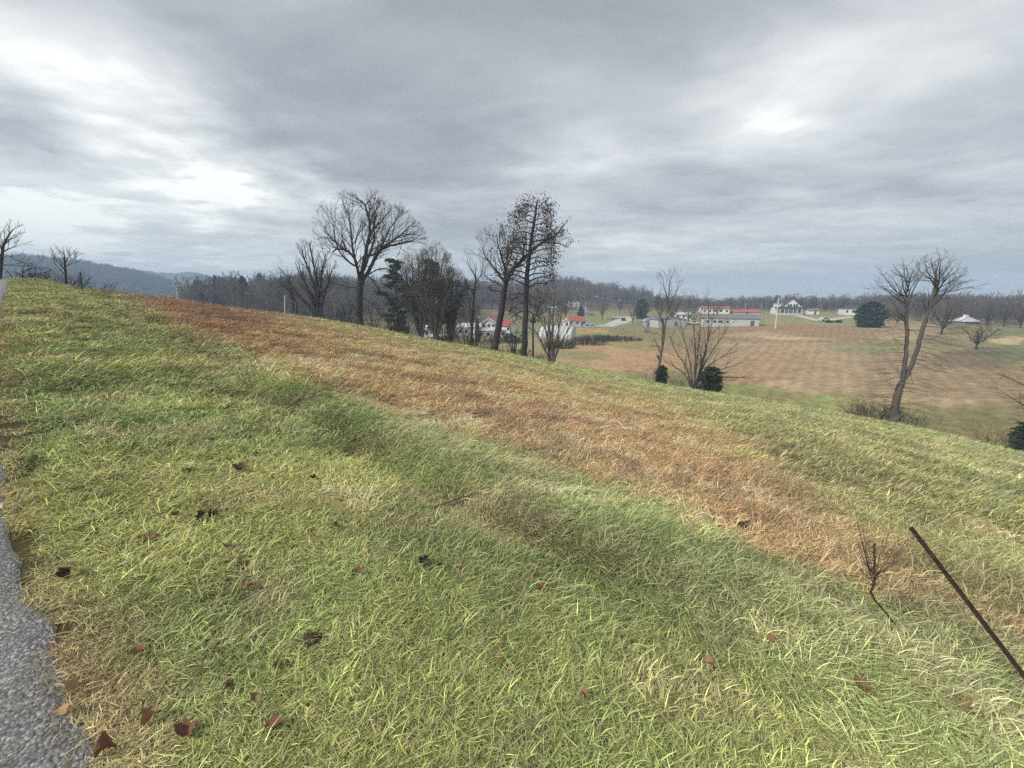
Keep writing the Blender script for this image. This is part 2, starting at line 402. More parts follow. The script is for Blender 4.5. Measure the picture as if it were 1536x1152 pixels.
# ------------------------------------------------------------------ ground sheet (polar grid)
def build_ground():
    azv = np.radians(np.arange(-62, 62.01, .22)); azo = np.radians(np.arange(65, 296, 3.))
    az = np.concatenate([azv, azo]); nA = len(az)
    R = np.concatenate([[0.05], np.geomspace(.5, 45, 260), np.geomspace(45.4, 75, 60), np.geomspace(76, 1700, 165)])
    nR = len(R); AA, RR = np.meshgrid(az, R)
    X = RR*np.sin(AA); Y = RR*np.cos(AA); Z = ground(X, Y)
    dr = road_dist(X, Y)
    Z = Z-.10*sstep(.1, -.35, dr)*(dr > -6.5)
    V = np.stack([X, Y, Z], -1).reshape(-1, 3)
    i = np.arange(nR-1)[:, None]*nA; j = np.arange(nA)[None]; j2 = (j+1) % nA
    Q = np.stack([i+j, i+nA+j, i+nA+j2, i+j2], -1).reshape(-1, 4)[:, ::-1]
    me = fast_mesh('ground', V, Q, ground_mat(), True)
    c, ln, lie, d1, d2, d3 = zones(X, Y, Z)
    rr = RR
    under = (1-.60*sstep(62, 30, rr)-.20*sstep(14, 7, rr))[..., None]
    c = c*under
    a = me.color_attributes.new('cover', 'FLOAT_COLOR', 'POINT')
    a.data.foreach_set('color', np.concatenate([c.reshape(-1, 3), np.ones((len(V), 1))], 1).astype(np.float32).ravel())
    Rb = np.interp(np.arctan2(X, Y), _fp, _fr)
    PX, PY = project(X, Y, Z)
    rows = (sstep(8, 25, rr-Rb)*sstep(230, 170, rr)*sstep(980, 1080, PX)).ravel()
    a = me.attributes.new('rows', 'FLOAT', 'POINT'); a.data.foreach_set('value', rows.astype(np.float32))
    put('ground', me, kind='structure')
build_ground()

# ------------------------------------------------------------------ road
def build_road():
    m, t, b, out = nt('asphalt')
    geo = N(t, 'ShaderNodeNewGeometry')
    vo = N(t, 'ShaderNodeTexVoronoi', i_Scale=95.0); t.links.new(geo.outputs['Position'], vo.inputs[0])
    no = N(t, 'ShaderNodeTexNoise', i_Scale=2.0, i_Detail=6.0); t.links.new(geo.outputs['Position'], no.inputs[0])
    stone = N(t, 'ShaderNodeSeparateColor'); t.links.new(vo.outputs['Color'], stone.inputs[0])
    c = ramp(t, stone.outputs[0], [(0, (.175,.170,.165)), (.5, (.275,.27,.262)), (.85, (.41,.40,.39)), (1, (.62,.61,.59))])
    gap = ramp(t, vo.outputs['Distance'], [(.3, 1.0), (.8, .5)])
    c = mixc(t, 1.0, c, gap, 'MULTIPLY'); c = mixc(t, 1.0, c, ramp(t, no.outputs[0], [(.3, .85), (.7, 1.1)]), 'MULTIPLY')
    # a crack
    t.links.new(c, b.inputs['Base Color']); b.inputs['Roughness'].default_value = .8
    bp = N(t, 'ShaderNodeBump', i_Strength=.9, i_Distance=.004, invert=True); t.links.new(vo.outputs['Distance'], bp.inputs['Height']); t.links.new(bp.outputs[0], b.inputs['Normal'])
    P = []
    for a, c_ in zip(RE[:-1], RE[1:]):
        n = max(2, int(np.linalg.norm(c_-a)/.12)); n = min(n, 120)
        for k in range(n): P.append(a+(c_-a)*k/n)
    P.append(RE[-1]); P = np.array(P)
    T = np.gradient(P, axis=0)
    for _ in range(30): T = np.vstack([T[:1], (T[:-2]+T[1:-1]+T[2:])/3, T[-1:]])
    T /= np.linalg.norm(T, axis=1)[:, None]
    NL = np.stack([-T[:, 1], T[:, 0]], 1)
    offs = np.array([0, .05, .3, .8, 1.6, 2.6, 3.6, 4.8, 5.6])
    V = []
    for k, o in enumerate(offs):
        jit = (fbm(P[:, 0]*5, P[:, 1]*5, 31, 3)-.5)*.14*(k < 2)
        q = P+NL*(o+jit)[:, None] if np.ndim(jit) else P+NL*o
        z = ground(q[:, 0], q[:, 1])
        z = np.maximum(z, z)+.012-(.05 if k == 0 else 0)
        V.append(np.column_stack([q, z]))
    V = np.array(V); nk, n = V.shape[:2]
    i = np.arange(nk-1)[:, None]*n; j = np.arange(n-1)[None]
    Q = np.stack([i+j, i+n+j, i+n+j+1, i+j+1], -1).reshape(-1, 4)[:, ::-1]
    put('road', fast_mesh('road', V.reshape(-1, 3), Q, m, True), kind='structure')
build_road()

def ribbon(name, pxs, width, mat, **k):
    P = np.array([hit(a, b, 60) if not isinstance(a, tuple) else a for a, b in pxs])
    L = np.concatenate([[0], np.cumsum(np.linalg.norm(np.diff(P[:, :2], axis=0), axis=1))])
    s = np.linspace(0, L[-1], max(8, int(L[-1]/1.5)))
    X = np.interp(s, L, P[:, 0]); Y = np.interp(s, L, P[:, 1])
    T = np.stack([np.gradient(X), np.gradient(Y)], 1); T /= np.linalg.norm(T, axis=1)[:, None]+1e-9
    V = []
    for o in (-width/2, -width/6, width/6, width/2):
        q = np.stack([X-T[:, 1]*o, Y+T[:, 0]*o], 1); V.append(np.column_stack([q, ground(q[:, 0], q[:, 1])+.06]))
    V = np.array(V); nk, n = V.shape[:2]
    i = np.arange(nk-1)[:, None]*n; j = np.arange(n-1)[None]
    Q = np.stack([i+j, i+j+1, i+n+j+1, i+n+j], -1).reshape(-1, 4)
    return put(name, fast_mesh(name, V.reshape(-1, 3), Q, mat, True), kind='structure', **k)
ribbon('valley_road', [(790,497),(850,491),(890,489),(925,486),(960,484)], 5, M['tar_far'])
ribbon('driveway', [(905,490),(925,485),(938,479),(943,475)], 9, M['gravel'])
ribbon('farm_drive', [(1160,472.5),(1195,473),(1215,478),(1234,482.5),(1250,479),(1275,475.5),(1300,475.5)], 3.4, M['gravel'])
ribbon('farm_lane', [(1200,472),(1160,471.6),(1130,471.5)], 3, M['gravel'])

# ------------------------------------------------------------------ scattering (one counted-as-stuff object each, geometry nodes)
def scatter(name, P, rot, scl, idx, colr, variants, label=None, cat=None, kind='stuff'):
    n = len(P)
    me = bpy.data.meshes.new(name); me.vertices.add(n); me.vertices.foreach_set('co', np.asarray(P, np.float32).ravel())
    a = me.attributes.new('rot', 'FLOAT_VECTOR', 'POINT'); a.data.foreach_set('vector', np.asarray(rot, np.float32).ravel())
    a = me.attributes.new('scl', 'FLOAT_VECTOR', 'POINT'); a.data.foreach_set('vector', np.asarray(scl, np.float32).ravel())
    a = me.attributes.new('idx', 'INT', 'POINT'); a.data.foreach_set('value', np.asarray(idx, np.int32))
    a = me.attributes.new('tint', 'FLOAT_COLOR', 'POINT')
    a.data.foreach_set('color', np.concatenate([colr, np.ones((n, 1))], 1).astype(np.float32).ravel())
    me.update()
    c = bpy.data.collections.new(name+'_kinds')
    for k, v in enumerate(variants):
        o = bpy.data.objects.new('%s_kind_%02d' % (name, k), v); c.objects.link(o)
    g = bpy.data.node_groups.new(name, 'GeometryNodeTree')
    g.interface.new_socket('Geometry', in_out='INPUT', socket_type='NodeSocketGeometry')
    g.interface.new_socket('Geometry', in_out='OUTPUT', socket_type='NodeSocketGeometry')
    gi = g.nodes.new('NodeGroupInput'); go = g.nodes.new('NodeGroupOutput')
    ci = g.nodes.new('GeometryNodeCollectionInfo'); ci.inputs[0].default_value = c; ci.inputs['Separate Children'].default_value = True
    ip = g.nodes.new('GeometryNodeInstanceOnPoints'); ip.inputs['Pick Instance'].default_value = True
    def na(nm, ty):
        q = g.nodes.new('GeometryNodeInputNamedAttribute'); q.data_type = ty; q.inputs[0].default_value = nm; return q.outputs[0]
    e2r = g.nodes.new('FunctionNodeEulerToRotation')
    g.links.new(na('rot', 'FLOAT_VECTOR'), e2r.inputs[0])
    g.links.new(gi.outputs[0], ip.inputs['Points']); g.links.new(ci.outputs[0], ip.inputs['Instance'])
    g.links.new(na('idx', 'INT'), ip.inputs['Instance Index']); g.links.new(e2r.outputs[0], ip.inputs['Rotation'])
    g.links.new(na('scl', 'FLOAT_VECTOR'), ip.inputs['Scale']); g.links.new(ip.outputs[0], go.inputs[0])
    o = put(name, me, kind=kind, label=label, cat=cat)
    md = o.modifiers.new('scatter', 'NODES'); md.node_group = g
    return o

def blade_mat(name, dry, trans=.14):
    m, t, b, out = nt(name)
    a = N(t, 'ShaderNodeAttribute', attribute_name='tint'); a.attribute_type = 'INSTANCER'
    v = N(t, 'ShaderNodeAttribute', attribute_name='var')
    s = N(t, 'ShaderNodeSeparateColor'); t.links.new(v.outputs['Color'], s.inputs[0])
    bright = mth(t, 'MULTIPLY_ADD', mth(t, 'POWER', s.outputs[0], 1.8), 1.75, .42)
    mul = N(t, 'ShaderNodeVectorMath', operation='SCALE'); t.links.new(a.outputs['Color'], mul.inputs[0]); t.links.new(bright, mul.inputs['Scale'])
    isdry = mth(t, 'GREATER_THAN', s.outputs[1], 1-dry)
    c = mixc(t, mth(t, 'MULTIPLY', isdry, .8), mul.outputs[0], (.60, .51, .30))
    t.links.new(c, b.inputs['Base Color']); b.inputs['Roughness'].default_value = .55; b.inputs['Specular IOR Level'].default_value = .35
    if trans:
        tr = N(t, 'ShaderNodeBsdfTranslucent'); t.links.new(c, tr.inputs[0])
        mx = N(t, 'ShaderNodeMixShader'); mx.inputs[0].default_value = trans
        t.links.new(b.outputs[0], mx.inputs[1]); t.links.new(tr.outputs[0], mx.inputs[2]); t.links.new(mx.outputs[0], out.inputs[0])
    return m
BM = blade_mat('grass_blade', .22)
BMD = blade_mat('dry_blade', .26)
def tuft(name, seed, nb, Rad, L, W, tilt, droop, mat, seg=3, bias=0.0):
    g = np.random.default_rng(seed)
    V = []; Q = []; var = []
    for _ in range(nb):
        a = g.uniform(0, 2*math.pi); rr = Rad*math.sqrt(g.random()); x, y = rr*math.cos(a), rr*math.sin(a)
        th = g.uniform(0, 2*math.pi) if g.random() > bias else g.normal(0, .5)
        ti = math.radians(np.clip(g.normal(tilt, 16), 8, 88)); l = L*g.uniform(.55, 1.25); w = W*g.uniform(.7, 1.3)
        d = math.radians(droop)*g.uniform(.5, 1.5)
        p = np.array([x, y, -.01]); n0 = len(V); va, vb = g.random(), g.random()
        tw = g.normal(0, .6); turn = g.normal(0, .25)
        for k in range(seg+1):
            side = np.array([-math.sin(th+tw), math.cos(th+tw), .25*math.sin(tw*3)])
            ww = w*(1-(k/seg)**1.7)*.5+w*.04
            V.append(p-side*ww); V.append(p+side*ww); var += [(va, vb, k/seg, 1)]*2
            p = p+np.array([math.sin(ti)*math.cos(th), math.sin(ti)*math.sin(th), math.cos(ti)])*l/seg
            p[2] = max(p[2], .004+.01*va)
            ti = min(ti+d/seg, math.radians(125)); th += turn
        for k in range(seg): Q.append((n0+2*k, n0+2*k+1, n0+2*k+3, n0+2*k+2))
    me = fast_mesh(name, V, Q, mat, False)
    at2 = me.color_attributes.new('var', 'FLOAT_COLOR', 'POINT'); at2.data.foreach_set('color', np.array(var, np.float32).ravel())
    return me

def scatter_grass():
    pass
    g = np.random.default_rng(11)
    mown = [tuft('mown_%d' % k, 20+k, 34, .080, .082, .0039, 54, 60, BM) for k in range(6)]
    mat_ = [tuft('thatch_%d' % k, 40+k, 24, .09, .10, .0046, 76, 22, BMD, 3) for k in range(4)]
    long_ = [tuft('long_%d' % k, 60+k, 34, .11, .15, .0042, 60, 55, BM, 5, .65) for k in range(4)]
    coarse = [tuft('coarse_%d' % k, 80+k, 26, .16, .20, .014, 48, 60, BM, 3, .3) for k in range(4)]
    dryc = [tuft('dry_coarse_%d' % k, 90+k, 26, .18, .22, .010, 62, 45, BMD, 3, .4) for k in range(4)]
    variants = mown+mat_+long_+coarse+dryc
    # sample radially inside the field of view
    def sample(n, r0, r1, p):
        # density ~ r^-p
        q = 2-p; u = g.random(n); r = (r0**q+u*(r1**q-r0**q))**(1/q)
        ph = g.uniform(-1.10, 1.08, n); return r*np.sin(ph), r*np.cos(ph), r
    X, Y, R = sample(132000, .6, 62, 1.62)
    Rb = np.interp(np.arctan2(X, Y), _fp, _fr); k = (R < Rb+4)
    X, Y, R = X[k], Y[k], R[k]
    dr = road_dist(X, Y); nn = fbm(X*3, Y*3, 77, 3)
    k = dr > .02+.26*(nn-.5); X, Y, R, dr = X[k], Y[k], R[k], dr[k]
    Z = ground(X, Y); c, ln, lie, d1, d2, d3 = zones(X, Y, Z)
    n = len(X); rnd = g.random(n)
    # thin, worn spots where the thatch and soil show
    worn = fbm(X*2.6, Y*2.6, 123, 3); keep = (worn < .57+.1*g.random(n)) | (g.random(n) < .40) | (R > 9)
    X, Y, R, dr, Z, c, ln, lie, d1, d2, d3, rnd = [q[keep] for q in (X, Y, R, dr, Z, c, ln, lie, d1, d2, d3, rnd)]; n = len(X)
    cov = fbm(X*2.2, Y*2.2, 55, 3)
    idx = np.zeros(n, int)
    near = R < 7+3*g.random(n)
    verge = (d1 > 0); lip = (~verge) & (d2 > 0)
    clump = fbm(X*.9, Y*.9, 91, 3)
    is_dry = c[:, 0] > c[:, 1]*1.15
    idx = np.where(near, g.integers(0, 6, n), 14+g.integers(0, 4, n))
    idx = np.where(near & (rnd < np.where(is_dry, .55, .24)), 6+g.integers(0, 4, n), idx)
    nearlong = R < 8+11*g.random(n)
    lg = (near & verge | nearlong & ~verge) & ((lip & (rnd < .20+.8*sstep(.40, .6, clump))) | (verge & (clump > .58) & (rnd < .22)) | (~verge & ~lip & (rnd > .8)))
    idx = np.where(lg, 10+g.integers(0, 4, n), idx)
    idx = np.where(~near & is_dry & (rnd < .85), 18+g.integers(0, 4, n), idx)
    s = np.where(near, .88+R/14, .62+R/26)
    s = s*(.75+.55*g.random(n))*np.where(near, 1, np.where(verge, .8, 1.0))
    hz = np.where(verge, 1.0, 1.1)*np.where(near, 1, np.clip(9/R, .30, 1)**.6)*(.7+.7*(clump-.2))
    hz = np.where(lg & ~near, .9, hz); s = np.where(lg & ~near, 1.0+R/30, s); hz = np.where(lg & verge, .8, hz); hz = np.where(lg & lip, .95, hz)
    s = s*np.where(dr < .25, .7, 1)
    # long grass leans downhill (away from the road)
    down = math.atan2(.55, .83)
    rz = np.where(lg | (idx >= 14), -math.radians(28)+g.normal(0, .7, n), g.uniform(0, 6.283, n))
    rot = np.stack([g.normal(0, .10, n), g.normal(0, .10, n), rz], 1)
    tint = c*(1.45*(.62+.76*g.random((n, 1))))*(1+.16*(g.random((n, 3))-.5))
    tint = tint*(1.18+.10*sstep(4, 1.5, R))[:, None]*(.80+.75*(cov[:, None]-.38))
    pat = fbm(X*.8, Y*.8, 66, 4)[:, None]; tint = np.where(verge[:, None], tint*(.9+.7*(pat-.45)), tint*(.92+1.3*(pat-.47)))
    scatter('grass', np.stack([X, Y, Z-.004], 1), rot, np.stack([s, s, s*hz], 1), idx, np.clip(tint, .01, .75), variants)
import os
QUICK = bool(os.environ.get('NOGRASS'))
if not QUICK: scatter_grass()

# ------------------------------------------------------------------ bare trees
class Tree:
    def __init__(s, seed): s.g = random.Random(seed); s.n = np.random.default_rng(seed); s.thick = MB(); s.fine_P = []; s.fine = MB(); s.tips = []
    def clen(s, P): return min(3.2*5, sum(np.linalg.norm(b-a) for a, b in zip(P[:-1], P[1:])))
    def path(s, P, R, fine):
        (s.fine if fine else s.thick).tube(P, R, 3 if fine else (8 if R[0] > .1 else 5), cap=not fine)
    def grow(s, p, d, L, r, lvl, maxl, up=.10, wob=.11, env=None, nch=(7, 6, 4, 3), spread=(25, 55), kfine=2, rmin=.010, lens=(.40, .78)):
        n = max(3, int(L/ (.9 if lvl < 2 else .5))); n = min(n, 9)
        P = [np.array(p, float)]; R = [r]; d = np.array(d, float); d /= np.linalg.norm(d)
        for i in range(n):
            d = d+s.n.normal(0, wob, 3)+np.array([0, 0, up]); d /= np.linalg.norm(d)
            q = P[-1]+d*L/n
            if env is not None and i > 0 and not env(q): break
            P.append(q); R.append(max(rmin*.7, r*(1-.62*(i+1)/n)))
        if len(P) < 2: return
        s.path(P, R, lvl >= kfine); s.tips.append(P[-1])
        if lvl >= maxl: return
        s.children(P, R, L, lvl, maxl, up, wob, env, nch, spread, kfine, rmin, lens)
    def children(s, P, R, L, lvl, maxl, up=.10, wob=.11, env=None, nch=(7, 6, 4, 3), spread=(25, 55), kfine=2, rmin=.010, lens=(.40, .78), t0=.22):
        k = nch[min(lvl, len(nch)-1)]
        if lvl == 1: k = max(4, int(k*s.clen(P)/5.0))
        for c in range(k):
            t = t0+(1-t0)*(c+s.g.random())/k; t = min(t, .98)
            f = t*(len(P)-1); i = int(f); f -= i; i2 = min(i+1, len(P)-1)
            q = P[i]*(1-f)+P[i2]*f; ax = P[i2]-P[i] if i2 > i else P[i]-P[i-1]; ax /= np.linalg.norm(ax)+1e-9
            rr = R[i]*(1-f)+R[i2]*f
            a = s.n.normal(0, 1, 3); a -= ax*(a@ax); a /= np.linalg.norm(a)
            an = math.radians(s.g.uniform(*spread)); dd = ax*math.cos(an)+a*math.sin(an)
            if dd[2] < -.25: dd[2] *= .3
            s.grow(q, dd, L*s.g.uniform(*lens)*(1.12-.55*t), max(rmin, rr*s.g.uniform(.42, .62)), lvl+1, maxl, up, wob, env, nch, spread, kfine, rmin, lens)
    def limb(s, P, r0, r1, L, maxl=3, jitter=.12, smooth=3, **k):
        """main limb through given points, then sub-branches of length about L"""
        P = [np.array(p, float) for p in P]
        for _ in range(smooth-1 if len(P) > 2 else 1):
            Q = [P[0]]
            for a, b in zip(P[:-1], P[1:]): Q += [a*.75+b*.25, a*.25+b*.75]
            P = Q+[P[-1]]
        P = [P[0]]+[p+s.n.normal(0, jitter*r0, 3) for p in P[1:]]
        R = list(np.linspace(r0, r1, len(P))); s.path(P, R, False); s.tips.append(P[-1])
        if L: s.children(P, R, L*1.55, 1, maxl+1, **k)
        return P, R
    def finish(s, name, base, label, cat='tree', bark='bark', twig='twig', group=None, extra=None):
        base = np.array(base, float)
        e = bpy.data.objects.new(name, None); e.location = tuple(base); link(e); tag(e, label, cat, group)
        for mb, nm, mt in ((s.thick, 'trunk', bark), (s.fine, 'crown', twig)):
            if not mb.V: continue
            mb.V = [tuple(np.array(v)-base) for v in mb.V]
            mb.build(nm, M[mt], e, smooth=True)
        return e
def ellip(c, r): 
    c = np.array(c, float); r = np.array(r, float)
    return lambda q: (((q-c)/r)**2).sum() < 1
def env_px(cx, cy, rx, ry, Y, ry_depth=None):
    c = at(cx, cy, Y); k = Y/F
    return ellip(c, (rx*k*1.03, (ry_depth or rx*k), ry*k*1.03))
def leaves_on(tips, n, size, spread, seed, base, keep=None, mat='dry_leaf', parent=None, name='foliage'):
    g = np.random.default_rng(seed); T = np.array(tips)
    if keep is not None: T = T[np.array([keep(t) for t in T])]
    P = T[g.integers(0, len(T), n)]+g.normal(0, spread, (n, 3)); V = []; Q = []
    U = g.normal(0, 1, (n, 3)); U /= np.linalg.norm(U, axis=1)[:, None]; W = np.cross(U, g.normal(0, 1, (n, 3))); W /= np.linalg.norm(W, axis=1)[:, None]
    s = size*g.uniform(.6, 1.4, (n, 1)); P = P-np.array(base)
    V = np.stack([P-U*s, P+W*s*.6, P+U*s, P-W*s*.6], 1).reshape(-1, 3)
    return put(name, fast_mesh(name, V, np.arange(n*4).reshape(-1, 4), M[mat]), parent)
def on_ground(px, Y, py=450):
    """point on the terrain at depth Y in the direction of pixel column px"""
    for _ in range(6):
        p = at(px, py, Y); z = gz(p[0], p[1]); _, py2 = project(p[0], p[1], z); py = float(py2)
    p = at(px, py, Y); return np.array([p[0], p[1], gz(p[0], p[1])]), py

# --- the big spreading tree at the brow
def big_tree():
    Y = 56; base, pyb = on_ground(538, Y); T = Tree(1); g = T.g
    A = lambda x, y, dz=0: at(x, y, Y+dz)
    T.limb([base-[0, 0, .3], A(538, 470), A(539, 440), A(540, 424)], .58, .45, 0, jitter=.02)
    T.thick.tube([base-[0, 0, .3], base+[0, 0, .6], base+[0, 0, 1.4]], [.95, .7, .58], 9)
    limbs = [([(540,428),(537,405),(533,388),(522,376),(508,372),(498,378)], .34, .09, -2.5, 4.5),
             ([(520,378),(505,366),(492,352),(484,345)], .16, .05, -2, 3.6),
             ([(538,410),(530,380),(527,352),(524,325),(519,312)], .28, .06, 1, 4.6),
             ([(541,426),(545,400),(550,370),(556,345),(553,325),(547,305),(540,300)], .45, .07, -1, 4.6),
             ([(545,405),(553,385),(562,360),(560,335),(563,315),(570,308)], .30, .06, 2.5, 4.2),
             ([(541,428),(552,408),(562,388),(572,372),(588,362),(604,350),(617,337)], .42, .07, -1.5, 4.6),
             ([(567,378),(585,368),(605,364),(622,360),(630,352)], .20, .05, 1.5, 3.4),
             ([(562,390),(574,368),(583,345),(596,328),(602,318)], .22, .05, 3, 4.2),
             ([(556,350),(566,338),(578,325),(584,315)], .15, .05, -3, 3.4),
             ([(536,400),(520,392),(505,372),(500,345),(502,332)], .2, .05, -3.5, 4.6),
             ([(552,412),(566,404),(580,402),(590,408)], .14, .05, 2, 2.0),
             ([(541,445),(553,452),(563,462),(572,472),(582,480)], .15, .05, -2, 1.4),
             ([(551,412),(562,425),(572,440),(580,448)], .15, .05, 1, 1.2),
             ([(536,430),(522,432),(510,426)], .12, .04, -2, 2.0),
             ([(604,362),(600,375),(596,384)], .08, .04, 0, 1.0),
             ([(538,460),(522,465),(505,472)], .12, .04, -2, 1.4)]
    env = env_px(556, 366, 78, 70, Y, 9)
    for P, r0, r1, dy, L in limbs:
        pts = [A(x, y, dy*(k/(len(P)-1))*1.3) for k, (x, y) in enumerate(P)]
        T.limb(pts, r0*.72, r1*.6, L*.9, 3, env=env if L > 2.2 else None, nch=(0, 9, 5, 4), up=.08 if L > 2.2 else -.02, spread=(25, 55), rmin=.010)
    return T.finish('bare_tree', base, 'broad rounded bare tree with thick dark trunk, largest crown on the brow of the slope')
big_tree()

# --- leaning tree and the tall leaf-bearing tree
def lean_tree():
    Y = 50; base, _ = on_ground(741, Y); T = Tree(2); A = lambda x, y, dz=0: at(x, y, Y+dz)
    T.limb([base-[0, 0, .3], A(744, 510), A(750, 480), A(754, 455), A(757, 430)], .44, .34, 0, jitter=.03)
    T.thick.tube([base-[0, 0, .3], base+[.02, 0, .5], base+[.1, 0, 1.2]], [.7, .52, .44], 9)
    for P, r0, r1, dy, L in [([(757,433),(762,415),(772,400),(784,390),(796,378),(806,368),(820,361),(835,352),(848,335)], .38, .07, 1, 3.4),
                             ([(757,433),(758,415),(757,400),(752,385),(747,368),(745,352)], .26, .05, -2, 4.0),
                             ([(757,425),(748,410),(738,398),(728,385),(722,370)], .20, .05, -1, 3.8),
                             ([(758,410),(762,392),(760,375),(757,358)], .16, .04, 2, 3.2),
                             ([(756,432),(745,424),(732,418),(722,404)], .13, .04, 2, 2.8),
                             ([(812,364),(828,364),(840,365),(850,372)], .13, .04, -1, 2.0),
                             ([(755,440),(748,436),(738,434)], .09, .03, -1, 1.5),
                             ([(754,452),(765,446),(773,440)], .08, .03, -1, 1.2)]:
        pts = [A(x, y, dy*(k/(len(P)-1))*1.3) for k, (x, y) in enumerate(P)]
        T.limb(pts, r0*.8, r1*.6, L*.9, 3, nch=(0, 8, 5, 4), up=.12, spread=(25, 55), rmin=.012, env=env_px(785, 385, 78, 62, Y, 6))
    e = T.finish('leaning_tree', base, 'bare tree leaning right with its long limb crossing behind the tall leaf-bearing tree')
    leaves_on(T.tips, 420, .10, .25, 8, base, keep=lambda t: project(t[0], t[1], t[2])[0] > 735, parent=e)
lean_tree()
def leafy_tree():
    Y = 49; base, _ = on_ground(786, Y); T = Tree(3); A = lambda x, y, dz=0: at(x, y, Y+dz)
    P0, R0 = T.limb([base-[0, 0, .3], A(787, 500), A(789, 450), A(791, 410), A(795, 375), A(800, 340), A(804, 315), A(806, 300)], .42, .06, 0, jitter=.05)
    env = lambda q: (lambda a: (765+10*math.sin(a[1]*.11)+max(0, (345-a[1]))*.45 < a[0] < 829-max(0, (350-a[1]))*.12+6*math.sin(a[1]*.2)) and 296 < a[1] < 438)(project(q[0], q[1], q[2])) and abs(q[1]-Y) < 4.5
    for k in range(30):
        f = k/29; y = 432-f*122; x = np.interp(y, [300, 340, 375, 410, 450], [806, 800, 795, 791, 789])
        side = -1 if k % 2 else 1; ln = (38-20*f)*T.g.uniform(.8, 1.1)
        d = np.array([side*ln, 0]); dz = T.g.uniform(-3, 3)
        P = [A(x, y), A(x+side*ln*.5, y-ln*.22, dz*.6), A(x+side*ln, y-ln*.32+T.g.uniform(0, 10), dz)]
        T.limb(P, .11-.05*f, .03, 2.2, 2, nch=(0, 6, 4, 3), up=.06, env=env, spread=(25, 60), rmin=.012, smooth=2)
    for dy_ in (440, 452, 465):
        for sd in (-1, 1):
            P = [A(788, dy_), A(788+sd*14, dy_+6, 1), A(788+sd*26, dy_+16, 2)]; T.limb(P, .07, .02, 1.5, 2, nch=(0, 5, 4), up=-.03, smooth=2, rmin=.01)
    e = T.finish('leafy_tree', base, 'tall narrow tree on the brow still holding brown leaves all through its crown')
    leaves_on(T.tips, 5600, .10, .42, 5, base, keep=lambda t: project(t[0], t[1], t[2])[1] < 440, parent=e)
leafy_tree()
def red_crown():   # smaller tree with purplish dead leaves low behind the leaf-bearing tree
    Y = 54; base, _ = on_ground(800, Y, 520); T = Tree(33); A = lambda x, y, dz=0: at(x, y, Y+dz)
    T.limb([base, A(799, 500), A(800, 470)], .14, .10, 0)
    for x1, y1 in ((765,455),(775,443),(790,438),(806,438),(820,444),(832,456),(838,470),(762,470),(812,452)):
        T.limb([A(800, 485), A((x1+800)/2, (y1+478)/2, 1), A(x1, y1, T.g.uniform(-2, 2))], .07, .02, 2.4, 2, nch=(0, 6, 5, 3), rmin=.012, env=env_px(800, 466, 46, 32, Y, 4))
    e = T.finish('russet_tree', base, 'low purplish russet tree spreading behind the base of the tall leafy tree', twig='twig')
    leaves_on(T.tips, 1100, .09, .3, 6, base, parent=e, mat='red_leaf')
red_crown()

def fan_tree(name, px, Y, stems, label, seed, L=2.4, r=.16, maxl=2, nch=(0, 8, 5, 3), env=None, up=.14, bark='bark', twig='twig', spread=(20, 45), pyb=None, dep=1.5, rmin=.010, **k):
    base, py = on_ground(px, Y) if pyb is None else (at(px, pyb, Y), pyb)
    T = Tree(seed); A = lambda x, y, dz=0: at(x, y, Y+dz)
    for i, P in enumerate(stems):
        rr = r*(P[0][2] if len(P[0]) > 2 else 1); d = T.g.uniform(-dep, dep)
        pts = []
        for j, q in enumerate(P):
            if q[0] is None: pts.append(base-[0, 0, .25])
            else: pts.append(A(q[0], q[1], d*j/len(P)))
        T.limb(pts, rr, rr*.15, L, maxl, nch=nch, env=env, up=up, spread=spread, rmin=rmin, smooth=2, **k)
    return T.finish(name, base, label, bark=bark, twig=twig), T, base
B = (None, None)
fan_tree('slim_tree', 828, 47, [[B,(828,520),(829,490),(831,455),(834,425)],[B,(822,520),(818,490),(813,462)],[B,(832,525),(838,495),(843,462)],[B,(826,525),(824,490),(824,450)],[B,(835,528),(846,505),(856,490)],[B,(820,528),(808,505),(800,492)]],
         'slim pale many stemmed bare tree at the right end of the brow row', 21, L=2.4, r=.17, bark='bark_grey', twig='twig_pale', up=.2)
fan_tree('broken_tree', 707, 56, [[B,(709,470),(712,430),(714,402)],[(712,445,.4),(700,425),(692,405)],[(713,425,.4),(722,412),(726,395)],[(712,435,.35),(698,432),(688,428)],[(713,415,.35),(704,400),(700,388)]],
         'small bare tree with a broken pointed spike left of the leaning tree', 22, L=2.6, r=.24, nch=(0, 6, 5, 3))
fan_tree('vase_tree', 478, 58, [[B,(480,450),(474,415),(468,385),(465,366)],[B,(478,445),(482,410),(489,380)],[B,(470,450),(458,425),(448,400)],[B,(484,450),(492,425),(500,400)],[B,(476,455),(470,420),(455,385),(452,372)],[B,(466,460),(450,445),(440,432)]],
         'upright bare tree with a V shaped fan of stems, left of the broad tree', 23, L=3.0, r=.26, up=.2, env=env_px(474, 425, 42, 62, 58, 6))
fan_tree('snag_tree', 441, 60, [[B,(440,455),(437,430),(433,412)],[(438,448,.9),(432,435),(422,424)],[(437,435,.5),(427,425),(415,415)],[(434,418,.4),(425,408),(418,400)],[B,(447,460),(440,445),(421,421)]],
         'dark crooked snag with slanting limbs beside the pale utility pole', 24, L=2.2, r=.2, nch=(0, 5, 4, 3))
